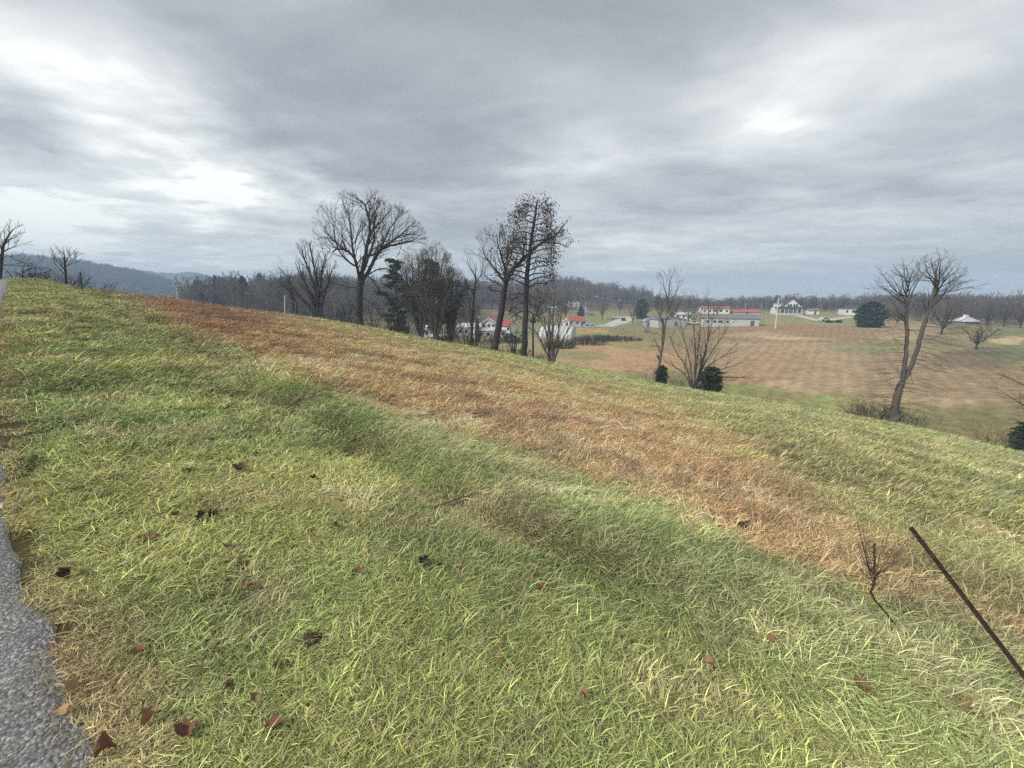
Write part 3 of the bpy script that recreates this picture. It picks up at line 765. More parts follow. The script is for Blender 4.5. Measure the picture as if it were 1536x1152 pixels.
# dense twiggy trees right of the broad tree
for nm, px, Y, cx, cy, rx, ry, sd, lb in [('twiggy_tree', 655, 55, 650, 435, 34, 62, 31, 'dense twiggy bare tree hiding the pine, between the broad tree and the red bush'),
                                      ('twiggy_tree', 632, 57, 625, 440, 34, 60, 32, 'dense dark bare tree before the pine, next right of the broad tree'),
                                      ('twiggy_tree', 676, 60, 676, 452, 26, 45, 34, 'lower dense bare tree right of the twiggy pair and left of the broken spike tree')]:
    S = [[B, (px+(cx+rx*q-px)*.4, 470), (cx+rx*q*.8, cy-10), (cx+rx*q, cy-ry*(1-abs(q)*.6)*.95)] for q in (-.85, -.5, -.2, .1, .4, .75)]
    fan_tree(nm, px, Y, S, lb, sd, L=3.6, r=.2, maxl=3, nch=(0, 9, 6, 4), up=.1, env=env_px(cx, cy, rx*1.15, ry*1.1, Y, 4), spread=(25, 60), rmin=.012, bark='bark_grey', twig='twig_pale')
for k, (px, Y, h, lb) in enumerate([(610, 58, 40, 'thin bare sapling close to the right side of the broad tree'), (590, 60, 45, 'bare sapling under the drooping limb of the broad tree'), (665, 52, 34, 'short forked bare sapling in front of the twiggy trees'),
                                (520, 60, 50, 'scrubby bare sapling tucked left of the broad trunk'), (500, 62, 60, 'thin bare tree between the V shaped tree and the broad tree'), (420, 66, 55, 'slim bare tree left of the crooked snag'), (398, 70, 48, 'spindly bare tree standing above the white roof on the brow'),
                                (560, 60, 34, 'low bare sapling immediately right of the broad trunk'), (770, 52, 50, 'thin bare sapling between the leaning tree and the tall leafy tree')]):
    base, pyb = on_ground(px, Y); S = [[B, (px+q*h*.15, pyb-h*.5), (px+q*h*.4, pyb-h*(1-.2*abs(q)))] for q in (-1, -.3, .4, 1)]
    fan_tree('sapling', px, Y, S, lb, 50+k, L=2.0, r=.10, nch=(0, 7, 5, 3), up=.12, spread=(25, 60))
# foreground-right trees
e, T, b = fan_tree('slender_tree', 987, 44, [[B,(990,540),(996,500),(1001,462),(1006,415)],[(997,495,.35),(988,470),(983,445)],[(1000,470,.4),(1012,445),(1019,425)],[(1002,450,.35),(996,432),(994,415)],[(1000,480,.3),(1010,465),(1020,450)],[(998,488,.3),(985,478),(975,462)],[(995,505,.2),(985,500),(975,498)],[(993,520,.2),(982,518),(974,522)]],
         'slender pale bare tree with an evergreen shrub at its foot', 25, L=2.3, r=.20, bark='bark_pale', twig='twig_pale', up=.16, nch=(0, 7, 5, 3), env=env_px(1000, 465, 34, 62, 44, 4))
S = [[B,(1035,540),(1025,505),(1018,470)],[B,(1046,540),(1050,500),(1052,462)],[B,(1052,545),(1065,500),(1072,460)],[B,(1056,545),(1080,510),(1095,485)],[B,(1060,550),(1090,530),(1110,512)],[B,(1030,550),(1012,525),(1004,500)],
     [B,(1044,530),(1040,490),(1045,450)],[B,(1065,560),(1095,550),(1120,542)],[B,(1028,560),(1008,548),(995,540)],[B,(1058,535),(1064,490),(1062,448)],[B,(1070,565),(1100,566),(1120,566)]]
fan_tree('multi_stem_tree', 1040, 43, S, 'wide fan of thin bare stems rising around the dark juniper bush', 26, L=2.3, r=.10, bark='bark_grey', twig='twig_pale', up=.08, nch=(0, 7, 5, 3), spread=(20, 45))
def forked_tree():
    Y = 33.5; base, _ = on_ground(1338, Y); T = Tree(6); A = lambda x, y, dz=0: at(x, y, Y+dz); k = dict(nch=(0, 10, 6, 5), rmin=.007, spread=(15, 42), wob=.07)
    T.limb([base-[0, 0, .3], A(1344, 605), A(1349, 585), A(1352, 575)], .30, .25, 0)
    T.thick.tube([base-[0, 0, .3], base+[.03, 0, .4], base+[.15, 0, 1.0]], [.42, .35, .30], 9)
    P, R = T.limb([A(1352, 580), A(1357, 545), A(1361, 510), A(1360, 475), A(1359, 450)], .165, .10, 0)
    P2, R2 = T.limb([A(1350, 582), A(1362, 560), A(1375, 530), A(1382, 500), A(1391, 470), A(1400, 440), A(1406, 425)], .19, .115, 0)
    T.thick.tube([A(1406, 427), A(1407, 423)], [.13, .10], 7)
    env = lambda q: (lambda a: (a[0]-1388)**2/(84+14*math.sin(a[1]*.3))**2+(a[1]-432)**2/(56+9*math.sin(a[0]*.23))**2 < 1)(project(q[0], q[1], q[2]))
    import itertools
    def fan(x0, y0, a0, a1, n, l0, l1, r0, L):
        for q in range(n):
            a = math.radians(a0+(a1-a0)*(q+.5)/n+T.g.gauss(0, 4)); ln = T.g.uniform(l0, l1); dz = T.g.uniform(-2.2, 2.2)
            sx, sy = math.sin(a), -math.cos(a); b = T.g.uniform(-.12, .12)
            P = [A(x0, y0+T.g.uniform(-6, 16)), A(x0+sx*ln*.3-sy*b*ln, y0+sy*ln*.25+sx*b*ln, dz*.3), A(x0+sx*ln*.65, y0+sy*ln*.62, dz*.7), A(x0+sx*ln+T.g.uniform(-4, 4), y0+sy*ln*1.02, dz)]
            T.limb(P, r0*T.g.uniform(.7, 1.2), .010, L, 2, nch=(0, 9, 6, 4), rmin=.007, spread=(22, 52), wob=.12, up=.03)
    fan(1360, 448, -76, 44, 9, 34, 56, .06, 1.25); fan(1359, 478, -82, -30, 4, 28, 44, .045, 1.0); fan(1362, 425, -45, 52, 5, 22, 34, .04, 1.0)
    fan(1404, 432, -40, 70, 9, 34, 50, .06, 1.25); fan(1402, 440, 52, 86, 5, 42, 66, .04, 1.1); fan(1392, 468, -40, 10, 3, 24, 34, .04, .9); fan(1398, 452, 40, 80, 3, 30, 50, .035, 1.0); fan(1405, 426, -60, 10, 4, 22, 34, .045, .8)
    # thin level and drooping side branches down both stems
    for i in range(46):
        y = 474+i*3.05; st = i % 2
        x0 = np.interp(y, [450, 510, 545, 600], [1360, 1361, 1357, 1346]) if st == 0 else np.interp(y, [440, 500, 530, 560, 600], [1400, 1382, 1375, 1362, 1348])
        sd = -1 if st == 0 else 1; ln = T.g.uniform(28, 66)
        if T.g.random() < .25: sd = -sd; ln *= .6
        dr = T.g.uniform(-2, 12)+(6 if sd > 0 else 0); dz = T.g.uniform(-2.2, 2.2)
        T.limb([A(x0, y), A(x0+sd*ln*.45, y+dr*.25, dz*.5), A(x0+sd*ln, y+dr, dz)], T.g.uniform(.015, .035), .007, 1.8, 2, up=-.01, smooth=2, nch=(0, 6, 4, 3), rmin=.006, spread=(12, 38))
    T.limb([A(1367,545),A(1366,560),A(1369,575)], .03, .01, .4, 1, smooth=2)
    T.finish('forked_tree', base, 'grey tree forked into two tall trunks, the right one broken off at the top', bark='bark_grey', twig='twig_pale')
forked_tree()
# right edge tree: trunk outside the frame, twigs reaching in
def edge_tree():
    Y = 33; base, _ = on_ground(1575, Y); T = Tree(9); A = lambda x, y, dz=0: at(x, y, Y+dz)
    T.limb([base-[0, 0, .3], A(1578, 620), A(1585, 570), A(1590, 520)], .22, .1, 0)
    for P in [[(1578,640),(1545,615),(1515,595),(1492,580)],[(1580,610),(1550,585),(1520,570),(1498,562)],[(1582,590),(1556,570),(1535,555)],[(1577,650),(1548,640),(1524,630)],[(1585,560),(1562,540),(1545,530)],[(1578,630),(1550,602),(1528,590)]]:
        T.limb([A(x, y, T.g.uniform(-1, 1)) for x, y in P], .05, .012, 1.6, 2, nch=(0, 8, 5, 3), up=-.02, rmin=.007, spread=(15, 45))
    T.finish('edge_tree', base, 'bare tree at the right edge sending thin arching branches into view')
edge_tree()
# far-left trees behind the crest
fan_tree('crest_tree', -4, 33, [[B,(2,390),(5,370),(12,355),(20,342)],[(2,385,.5),(-8,372),(-14,358)],[(3,375,.5),(-2,362),(2,350)],[(4,378,.45),(16,372),(30,368)],[(3,385,.4),(14,383),(28,392)],[(8,366,.35),(14,360),(24,350)],[(0,398,.4),(18,397),(32,401)]],
         'bare tree at the far left edge with its black trunk behind the crest', 27, L=1.3, r=.13, nch=(0, 7, 5, 3), pyb=440, rmin=.010)
fan_tree('crest_tree', 99, 34, [[B,(99,415),(97,398),(97,385),(95,378)],[(98,405,.5),(88,395),(82,385)],[(97,395,.5),(103,385),(108,380)],[(99,412,.4),(90,405),(78,392)],[(98,400,.4),(106,395),(112,388)]],
         'small round topped bare tree rising from brush on the left crest', 28, L=1.2, r=.10, pyb=445, rmin=.012)
fan_tree('fallen_tree', 30, 32, [[B,(34,414),(34,404),(38,395)],[B,(45,416),(60,410),(72,408)],[(34,408,.6),(45,402),(58,400)],[B,(20,420),(15,412),(10,405)]],
         'low crooked tree sprawling along the crest beside the tarmac at far left', 29, L=1.2, r=.07, pyb=428, rmin=.012, up=.03, spread=(30, 70))

# ------------------------------------------------------------------ brush, shrubs, evergreens
def brush(name, px, pyb, Y, w, h, label, seed, mat='twig', leaf=None, nl=0, n=60, r=.012, cat='shrub', group=None):
    base = at(px, pyb, Y); top = at(px, pyb-h, Y)[2]; base[2] = gz(base[0], base[1]); T = Tree(seed); W = w*Y/F; H = min(2.2*h*Y/F, max(h*Y/F, top-base[2]))
    for k in range(n):
        a = T.g.uniform(0, 6.28); q = T.g.random()**.5*W*.5; p = base+[math.cos(a)*q, math.sin(a)*q*.6, -.05]
        d = np.array([math.cos(a)*q/W*1.6, math.sin(a)*.5, 1.0])
        T.grow(p, d, H*T.g.uniform(.5, 1)*.8, r*1.4, 2, 3, up=.03, wob=.2, nch=(0, 0, 5, 3), rmin=r*.7, spread=(20, 55), kfine=0, lens=(.4, .7))
    base = np.array(base)
    e = bpy.data.objects.new(name, None); e.location = tuple(base); link(e); tag(e, label, cat, group)
    T.fine.V = [tuple(np.array(v)-base) for v in T.fine.V]; T.fine.build('branches', M[mat], e)
    if nl: leaves_on(T.tips, nl, .06*max(1, Y/40), .15, seed, base, parent=e, mat=leaf)
    return e
brush('crest_brush', 95, 428, 34, 56, 30, 'thicket of bare twigs around the small tree on the left crest', 61, n=60, r=.012)
brush('crest_brush', 145, 437, 34, 40, 24, 'low bare scrub right of the dark post on the left crest', 62, n=26, r=.010)
brush('crest_brush', 52, 422, 33, 34, 22, 'low tangled scrub between the two left crest trees', 63, n=60, r=.010)
brush('red_bush', 700, 524, 54, 40, 62, 'upright russet bush holding dead leaves on the brow', 64, leaf='red_leaf', nl=420, n=60, r=.02)
brush('red_bush', 724, 530, 52, 36, 34, 'low rounded reddish brown bush at the foot of the leaning tree', 65, leaf='red_leaf', nl=420, n=50, r=.016)
brush('brush', 490, 486, 60, 60, 26, 'dark scrub under the V shaped tree', 66, n=70, r=.018)
brush('brush', 545, 494, 59, 70, 24, 'scrub round the foot of the broad tree', 67, n=80, r=.016)
brush('brush', 610, 506, 57, 60, 30, 'tan scrub below the pine, right of the broad trunk', 68, n=80, r=.016, leaf='red_leaf', nl=80)
brush('brush', 662, 514, 56, 40, 24, 'dark scrub under the dense twiggy trees', 69, n=50, r=.016)
brush('brush', 772, 540, 49, 50, 18, 'dark tangle between the leaning tree and the tall leafy tree', 70, n=60, r=.014, leaf='needle', nl=240)
brush('brush', 808, 542, 48, 36, 16, 'dark low tangle right of the tall leafy trunk', 71, n=40, r=.014)
brush('brush', 982, 562, 43, 20, 26, 'reddish leafed sprig at the left foot of the slender pale tree', 72, n=14, r=.012, leaf='red_leaf', nl=40)
brush('brush', 1040, 584, 42, 60, 24, 'low brown scrub at the foot of the fan of thin stems', 73, n=50, r=.010)
brush('brush', 1316, 618, 36, 60, 30, 'brown brush pile left of the forked tree', 74, n=110, r=.012, leaf='red_leaf', nl=160)
brush('brush', 1362, 628, 34.5, 60, 24, 'thin weeds around the foot of the forked tree', 75, n=60, r=.008, leaf='needle', nl=60)
brush('brush', 1492, 670, 33, 44, 50, 'thin bare brush at the right edge beside the dark evergreen bush', 76, n=50, r=.008, mat='twig')
for k, (px, py, w, h, lb) in enumerate([(930, 513, 60, 8, 'strip of brown weeds at the right end of the ditch'), (880, 519, 60, 16, 'dark brush strip in front of the white hoop house'), (840, 524, 40, 14, 'dark brush behind the slim pale tree'),
                            (760, 516, 50, 10, 'weedy strip in front of the white trailer'), (898, 513, 50, 12, 'grey brush strip midway along the valley ditch')]):
    p = hit(px, py-2, 65); brush('ditch_brush', px, py, float(p[1]), w, h, lb, 80+k, n=150, r=.035, leaf='twig', nl=500, group='brush along the valley ditch')

def evergreen(name, px, pyb, Y, w, h, label, seed, shape='cone', mat='needle', n=9000, trunk=True, onground=True, size=.16, cat='evergreen tree', lean=0):
    base = at(px, pyb, Y)
    top = at(px, pyb-h, Y)[2]
    if onground: base[2] = gz(base[0], base[1])
    W = w*Y/F*.5; H = max(h*Y/F*.9, top-base[2]); g = np.random.default_rng(seed)
    e = bpy.data.objects.new(name, None); e.location = tuple(base); link(e); tag(e, label, cat)
    tr = MB(); tr.tube([(0, 0, -.2), (0, 0, H*.5), (0, 0, H*.92)], [W*.10+.03, W*.06+.02, .02], 7)
    V = []; nb = int(90 if shape != 'pine' else 34)
    pts = []
    for k in range(nb):
        f = (k+g.random())/nb
        if shape == 'cone': rad = W*(1-f**1.35)**.8*(1 if f > .15 else .8+f*1.35); z = H*(.03+.95*f)
        elif shape == 'round': rad = W*math.sqrt(max(0, 1-(2*f-.85)**2/1.35)); z = H*(.02+.95*f)
        else: rad = W*(.35+.65*math.sin(math.pi*min(1, f*1.15)))*g.uniform(.6, 1.1); z = H*(.28+.70*f)
        a = k*2.399+g.normal(0, .3); rad *= g.uniform(.78, 1.1)
        dz = (.18 if shape != 'pine' else .12)*rad
        p0 = np.array([0, 0, z]); p1 = np.array([math.cos(a)*rad, math.sin(a)*rad, z+dz*g.uniform(-.2, 1.4)])
        tr.tube([p0, (p0+p1)/2+[0, 0, .05*rad], p1], [.05*W/2+.01, .02*W/2+.008, .006], 3, cap=False)
        m = max(4, int(n/nb)); t = (1-g.random(m)**1.6)*.98 if shape != 'pine' else 1-g.random(m)**1.5*.6
        q = p0+(p1-p0)*t[:, None]; sp = rad*.16*(1.15-t)+H*.018 if shape != 'pine' else .09*W*np.ones(m)+.08
        q = q+g.normal(0, 1, (m, 3))*sp[:, None]*[1, 1, .55]
        dirs = (p1-p0)/np.linalg.norm(p1-p0)+g.normal(0, .5, (m, 3)); pts.append((q, dirs))
    Q = np.concatenate([a for a, b in pts]); D = np.concatenate([b for a, b in pts]); D /= np.linalg.norm(D, axis=1)[:, None]
    m = len(Q); U = np.cross(D, g.normal(0, 1, (m, 3))); U /= np.linalg.norm(U, axis=1)[:, None]; s = size*g.uniform(.6, 1.4, (m, 1))
    V = np.stack([Q-D*s, Q+U*s*.35, Q+D*s, Q-U*s*.35], 1).reshape(-1, 3)
    tr.build('trunk', M['bark'], e); put('crown', fast_mesh('crown', V, np.arange(4*m).reshape(-1, 4), M[mat]), e)
    return e
evergreen('juniper', 1065, 588, 42.5, 36, 38, 'dark round juniper bush within the fan of bare stems', 1, 'round', size=.13, n=7000, cat='evergreen shrub')
evergreen('juniper', 992, 570, 43.6, 18, 22, 'small dark evergreen shrub at the foot of the slender pale tree', 2, 'round', size=.12, n=2500, cat='evergreen shrub')
evergreen('juniper', 1532, 682, 34, 34, 50, 'dark evergreen bush cut by the right edge of the view', 3, 'round', size=.10, n=6000, cat='evergreen shrub')
p = hit(1303, 491, 70); evergreen('round_evergreen', 1303, 491, float(p[1]), 36, 38, 'broad dark evergreen tree standing alone before the white building', 4, 'round', 'needle_blue', size=.55, n=9000)
evergreen('pine', 598, 500, 70, 50, 114, 'dark pine right behind the broad tree', 5, 'pine', size=.26, n=4600)
evergreen('pine', 652, 500, 68, 48, 112, 'dark pine with level boughs showing behind the twiggy trees', 6, 'pine', size=.30, n=6000)
p = hit(875, 474, 90); evergreen('cedar', 871, 474, float(p[1]), 11, 15, 'small dark conifer in front of the pale blue house', 7, 'cone', size=.7, n=900)
p = hit(961, 478, 90); evergreen('cedar', 962, 479, float(p[1]), 18, 30, 'dark conifer left of the silver shed', 8, 'round', size=.9, n=1500)
evergreen('cedar', 716, 492, 115, 8, 14, 'small black conifer among the white trailers', 9, 'cone', size=.4, n=900)
for k, (px, py, Y, w, h, lb) in enumerate([(1120, 462, 330, 10, 12, 'dark conifer in the treeline left of the red roof end'), (1140, 463, 330, 16, 14, 'broad dark conifer clump in the treeline above the red roof'), (1158, 463, 330, 10, 10, 'low dark conifer in the treeline left of the farmhouse'), (985, 468, 300, 14, 16, 'dark conifer in the treeline behind the slender tree')]):
    evergreen('treeline_conifer', px, py, Y, w, h, lb, 15+k, 'round', size=1.2, n=900)

# ------------------------------------------------------------------ generic bare trees reused with shared meshes (mid distance)
def generic(seed, H=10, W=8, dense=1.0, mat='twig_wood', spike=False):
    T = Tree(seed); env = ellip((0, 0, H*.6), (W*.5, W*.5, H*.42)) if not spike else None
    T.limb([(0, 0, -.3), (T.g.uniform(-.2, .2), 0, H*.25), (T.g.uniform(-.4, .4), T.g.uniform(-.3, .3), H*.55), (0, 0, H*.9)], H*.022, .03, H*.38, 2, nch=(0, int(9*dense), 6, 4), up=.12, env=env, rmin=.025, spread=(25, 58))
    for k in range(5):
        a = k*1.26+T.g.random(); T.limb([(0, 0, H*.18), (math.cos(a)*W*.2, math.sin(a)*W*.2, H*.45), (math.cos(a)*W*.36, math.sin(a)*W*.36, H*.75)], H*.012, .03, H*.28, 2, nch=(0, int(7*dense), 5, 3), up=.1, env=env, rmin=.025)
    return T.thick.mesh('trunk', M['bark'], True), T.fine.mesh('crown', M[mat], True)
GEN = [generic(100+k, 10, (8, 6.5, 9, 5.5)[k]) for k in range(4)]
def place_generic(name, px, pyb, h_px, w_px, label, group=None, r0=70, Y=None, v=0, cat='tree'):
    if Y is None: p = hit(px, pyb, r0)
    else: p, _ = on_ground(px, Y)
    Yd = p[1]; H = h_px*Yd/F/10; W = w_px*Yd/F/8
    e = bpy.data.objects.new(name, None); e.location = tuple(p); link(e); tag(e, label, cat, group)
    e.scale = (W, W, H); e.rotation_euler = (0, 0, RNG.uniform(0, 6.28))
    for nm, me in zip(('trunk', 'crown'), GEN[v % 4]): put(nm, me, e)
    return e
for k, (px, py, h, w, lb) in enumerate([
    (903, 481, 40, 26, 'single dark trunked bare tree standing on the valley lawn right of the red roofed house'),
    (1190, 467, 26, 44, 'big dome crowned bare tree behind the white farmhouse gable'), (1214, 468, 24, 36, 'dome crowned bare tree right behind the farmhouse'),
    (1238, 468, 16, 26, 'low bare tree between the farmhouse and the white building'), (1262, 470, 22, 30, 'round bare tree left behind the white building'),
    (1284, 470, 26, 32, 'pale topped bare tree above the white building'), (1325, 484, 22, 36, 'grey bare tree right of the lone evergreen'),
    (1345, 486, 20, 30, 'low grey bare tree behind the left trunk of the forked tree'), (1412, 502, 58, 60, 'spreading dark bare tree behind the broken trunk'), (1464, 524, 40, 56, 'vase shaped bare tree over a brown shadow painted on the ground'),
    (1480, 488, 34, 44, 'grey bare tree beside the white pyramid roof'), (1505, 490, 40, 40, 'tall grey bare tree in the right hand treeline'), (1530, 492, 42, 40, 'tall grey bare tree at the right edge of the treeline'),
    (949, 486, 30, 24, 'reddish bare bush tree beside the gravel driveway'), (1032, 486, 34, 26, 'bare tree between the silver barn and the long trailer'), (1008, 487, 44, 36, 'bare tree rising over the silver barn roof'),
    (930, 470, 24, 20, 'small bare tree above the driveway'), (848, 478, 26, 28, 'bare tree left of the pale blue house'), (990, 478, 30, 24, 'bare tree left of the silver barn roof'),
    (700, 478, 44, 40, 'bare tree above the trailers left of the leaning tree'), (775, 480, 38, 44, 'bare tree above the red roofs'), (808, 484, 34, 40, 'bare tree behind the white hoop house'), (1075, 474, 20, 24, 'bare tree in front of the white house with many windows')]):
    place_generic('far_tree', px, py, h, w, lb, v=k)

# ------------------------------------------------------------------ woods as masses
def lowtree(seed, mat='twig_wood'):
    T = Tree(seed); H = 12; k_ = dict(nch=(0, 7, 5, 4), up=.16, rmin=.035, spread=(22, 52), t0=.15, env=ellip((0, 0, 6.6), (3.6, 3.6, 6)))
    T.limb([(0, 0, -.5), (.1, 0, 2), (T.g.uniform(-.4, .4), 0, 5.5), (T.g.uniform(-1, 1), T.g.uniform(-1, 1), 10)], .17, .03, 2.2, 2, smooth=2, **k_)
    for k in range(5):
        a = k*1.26+T.g.random(); h = T.g.uniform(8, 11); q = T.g.uniform(1.5, 2.9)
        T.limb([(0, 0, 1.5+k*.7), (math.cos(a)*q*.5, math.sin(a)*q*.5, h*.6), (math.cos(a)*q, math.sin(a)*q, h)], .09, .025, 1.9, 2, smooth=2, **k_)
    mb = MB(); mb.V = T.thick.V+T.fine.V; n = len(T.thick.V); mb.F = T.thick.F+[tuple(i+n for i in f) for f in T.fine.F]
    return mb.mesh('wood_tree', mat)
def wood_mat(name, base):
    m, t, b, out = nt(name); a = N(t, 'ShaderNodeAttribute', attribute_name='tint'); a.attribute_type = 'INSTANCER'
    t.links.new(a.outputs['Color'], b.inputs['Base Color']); b.inputs['Roughness'].default_value = .95; b.inputs['Specular IOR Level'].default_value = .05; return m
WM = wood_mat('wood_bark', 0)
LT = [lowtree(200+k, WM) for k in range(5)]
def lowpine(seed):
    g = np.random.default_rng(seed); n = 500; f = g.random(n); rad = 2.6*(1-f)**.7*g.random(n)**.4; a = g.uniform(0, 6.28, n)
    P = np.stack([rad*np.cos(a), rad*np.sin(a), 1.5+9.5*f], 1); D = g.normal(0, 1, (n, 3)); D /= np.linalg.norm(D, axis=1)[:, None]
    U = np.cross(D, g.normal(0, 1, (n, 3))); U /= np.linalg.norm(U, axis=1)[:, None]; s = .55
    return fast_mesh('wood_pine', np.stack([P-D*s, P+U*s*.5, P+D*s, P-U*s*.5], 1).reshape(-1, 3), np.arange(4*n).reshape(-1, 4), WM)
LT.append(lowpine(5))
def wood(name, areas, seed, zfun=ground, size=1.0):
    g = np.random.default_rng(seed); X = []; Y = []
    for px0, px1, r0, r1, n in areas:
        px = g.uniform(px0, px1, n); R = np.sqrt(g.uniform(r0**2, r1**2, n))
        u = (px-768)/F; ph = np.arctan2(u, 1.02); X.append(R*np.sin(ph)); Y.append(R*np.cos(ph))
    X = np.concatenate(X); Y = np.concatenate(Y); n = len(X); Z = zfun(X, Y)
    s = size*g.uniform(.6, 1.3, n)*(.8+.5*fbm(X*.03, Y*.03, 44)); hz = g.uniform(.85, 1.15, n)
    pine = (fbm(X*.02, Y*.02, 5) > .68) & (g.random(n) < .15)
    idx = np.where(pine, 5, g.integers(0, 5, n))
    tint = np.array([.15, .12, .108])*g.uniform(.6, 1.5, (n, 1))*(1+.2*(g.random((n, 3))-.5)); tint[pine] = np.array([.03, .045, .028])*g.uniform(.7, 1.4, (pine.sum(), 1))
    scatter(name, np.stack([X, Y, Z], 1), np.stack([0*X, 0*X, g.uniform(0, 6.28, n)], 1), np.stack([s, s, s*hz], 1), idx, tint, LT)
wood('woods_edge', [(350, 520, 140, 260, 300), (285, 360, 180, 260, 120)], 8, size=1.15)
wood('woods', [(290, 520, 200, 300, 400), (500, 720, 170, 330, 650), (660, 880, 240, 420, 550), (830, 975, 330, 440, 420), (20, 300, 250, 500, 160)], 3)
wood('far_woods', [(960, 1560, 300, 430, 1500), (1310, 1600, 225, 300, 460)], 4, size=.60)

# ------------------------------------------------------------------ distant hills
def hills(name, ridge, R0, depth, seed, colr, bumps):
    a = np.array([(math.atan2(*ray(p, q)[:2]), hslope(p, q)) for p, q in ridge]); ph = np.arange(a[0, 0], a[-1, 0], .0012)
    H = EYE+np.interp(ph, a[:, 0], a[:, 1])*R0; t = np.linspace(-1, 1, 46)
    RR = R0+depth*t[:, None]+0*ph; PH = ph[None]+0*t[:, None]; X = RR*np.sin(PH); Y = RR*np.cos(PH)
    spur = fbm(X*.0035, Y*.0035, seed, 3)-.5
    prof = np.clip(1-np.abs(t)**1.5, 0, 1)[:, None]
    hh = np.maximum(H[None]+22, 4)*prof*(1+.5*spur*(1-prof))-22+bumps*(fbm(X*.05, Y*.05, seed+3, 2)-.5)*prof
    V = np.stack([X, Y, hh], -1).reshape(-1, 3); n = len(ph)
    i = np.arange(len(t)-1)[:, None]*n; j = np.arange(n-1)[None]
    Q = np.stack([i+j, i+j+1, i+n+j+1, i+n+j], -1).reshape(-1, 4)[:, ::-1]
    m, tt, b, out = nt(name); geo = N(tt, 'ShaderNodeNewGeometry'); no = N(tt, 'ShaderNodeTexNoise', i_Scale=.06, i_Detail=8.0, i_Roughness=.75); tt.links.new(geo.outputs['Position'], no.inputs[0])
    colr = np.array(colr); tt.links.new(ramp(tt, no.outputs[0], [(.35, tuple(colr*.45)), (.6, tuple(colr*1.5))]), b.inputs['Base Color']); b.inputs['Roughness'].default_value = 1; b.inputs['Specular IOR Level'].default_value = 0
    put(name, fast_mesh(name, V, Q[:, ::-1], m, True), kind='structure')
    from bisect import bisect
    return lambda x, y: None, X, Y, hh
_, hx, hy, hz_ = hills('near_mountain', [(-260,382),(-100,386),(0,389),(60,391),(110,395),(165,404),(200,409),(230,418),(262,426),(300,437),(350,454),(420,470)], 800, 300, 3, (.09, .075, .062), 6)
g_ = np.random.default_rng(4); ii = g_.integers(6, 24, 6500); jj = g_.integers(0, hx.shape[1], 6500)
m_ = np.stack([hx[ii, jj], hy[ii, jj], hz_[ii, jj]-1], 1)
tn = np.array([.10, .08, .068])*g_.uniform(.5, 1.6, (6500, 1)); s_ = g_.uniform(.7, 1.5, (6500, 1))
scatter('mountain_woods', m_, np.stack([0*s_[:, 0], 0*s_[:, 0], g_.uniform(0, 6, 6500)], 1), s_*[.62, .62, .48], np.where(g_.random(6500) < .12, 5, g_.integers(0, 5, 6500)), tn, LT)
hills('middle_mountain', [(60,405),(150,401),(180,403),(235,408),(262,410),(280,408),(300,410),(330,417),(348,422),(400,440),(460,460)], 1250, 250, 5, (.09, .08, .065), 8)
hills('far_mountain', [(900,462),(980,456),(1012,449),(1060,452),(1100,454),(1180,459),(1250,462),(1330,457),(1400,455),(1500,456),(1620,452)], 1350, 260, 6, (.09, .08, .065), 8)

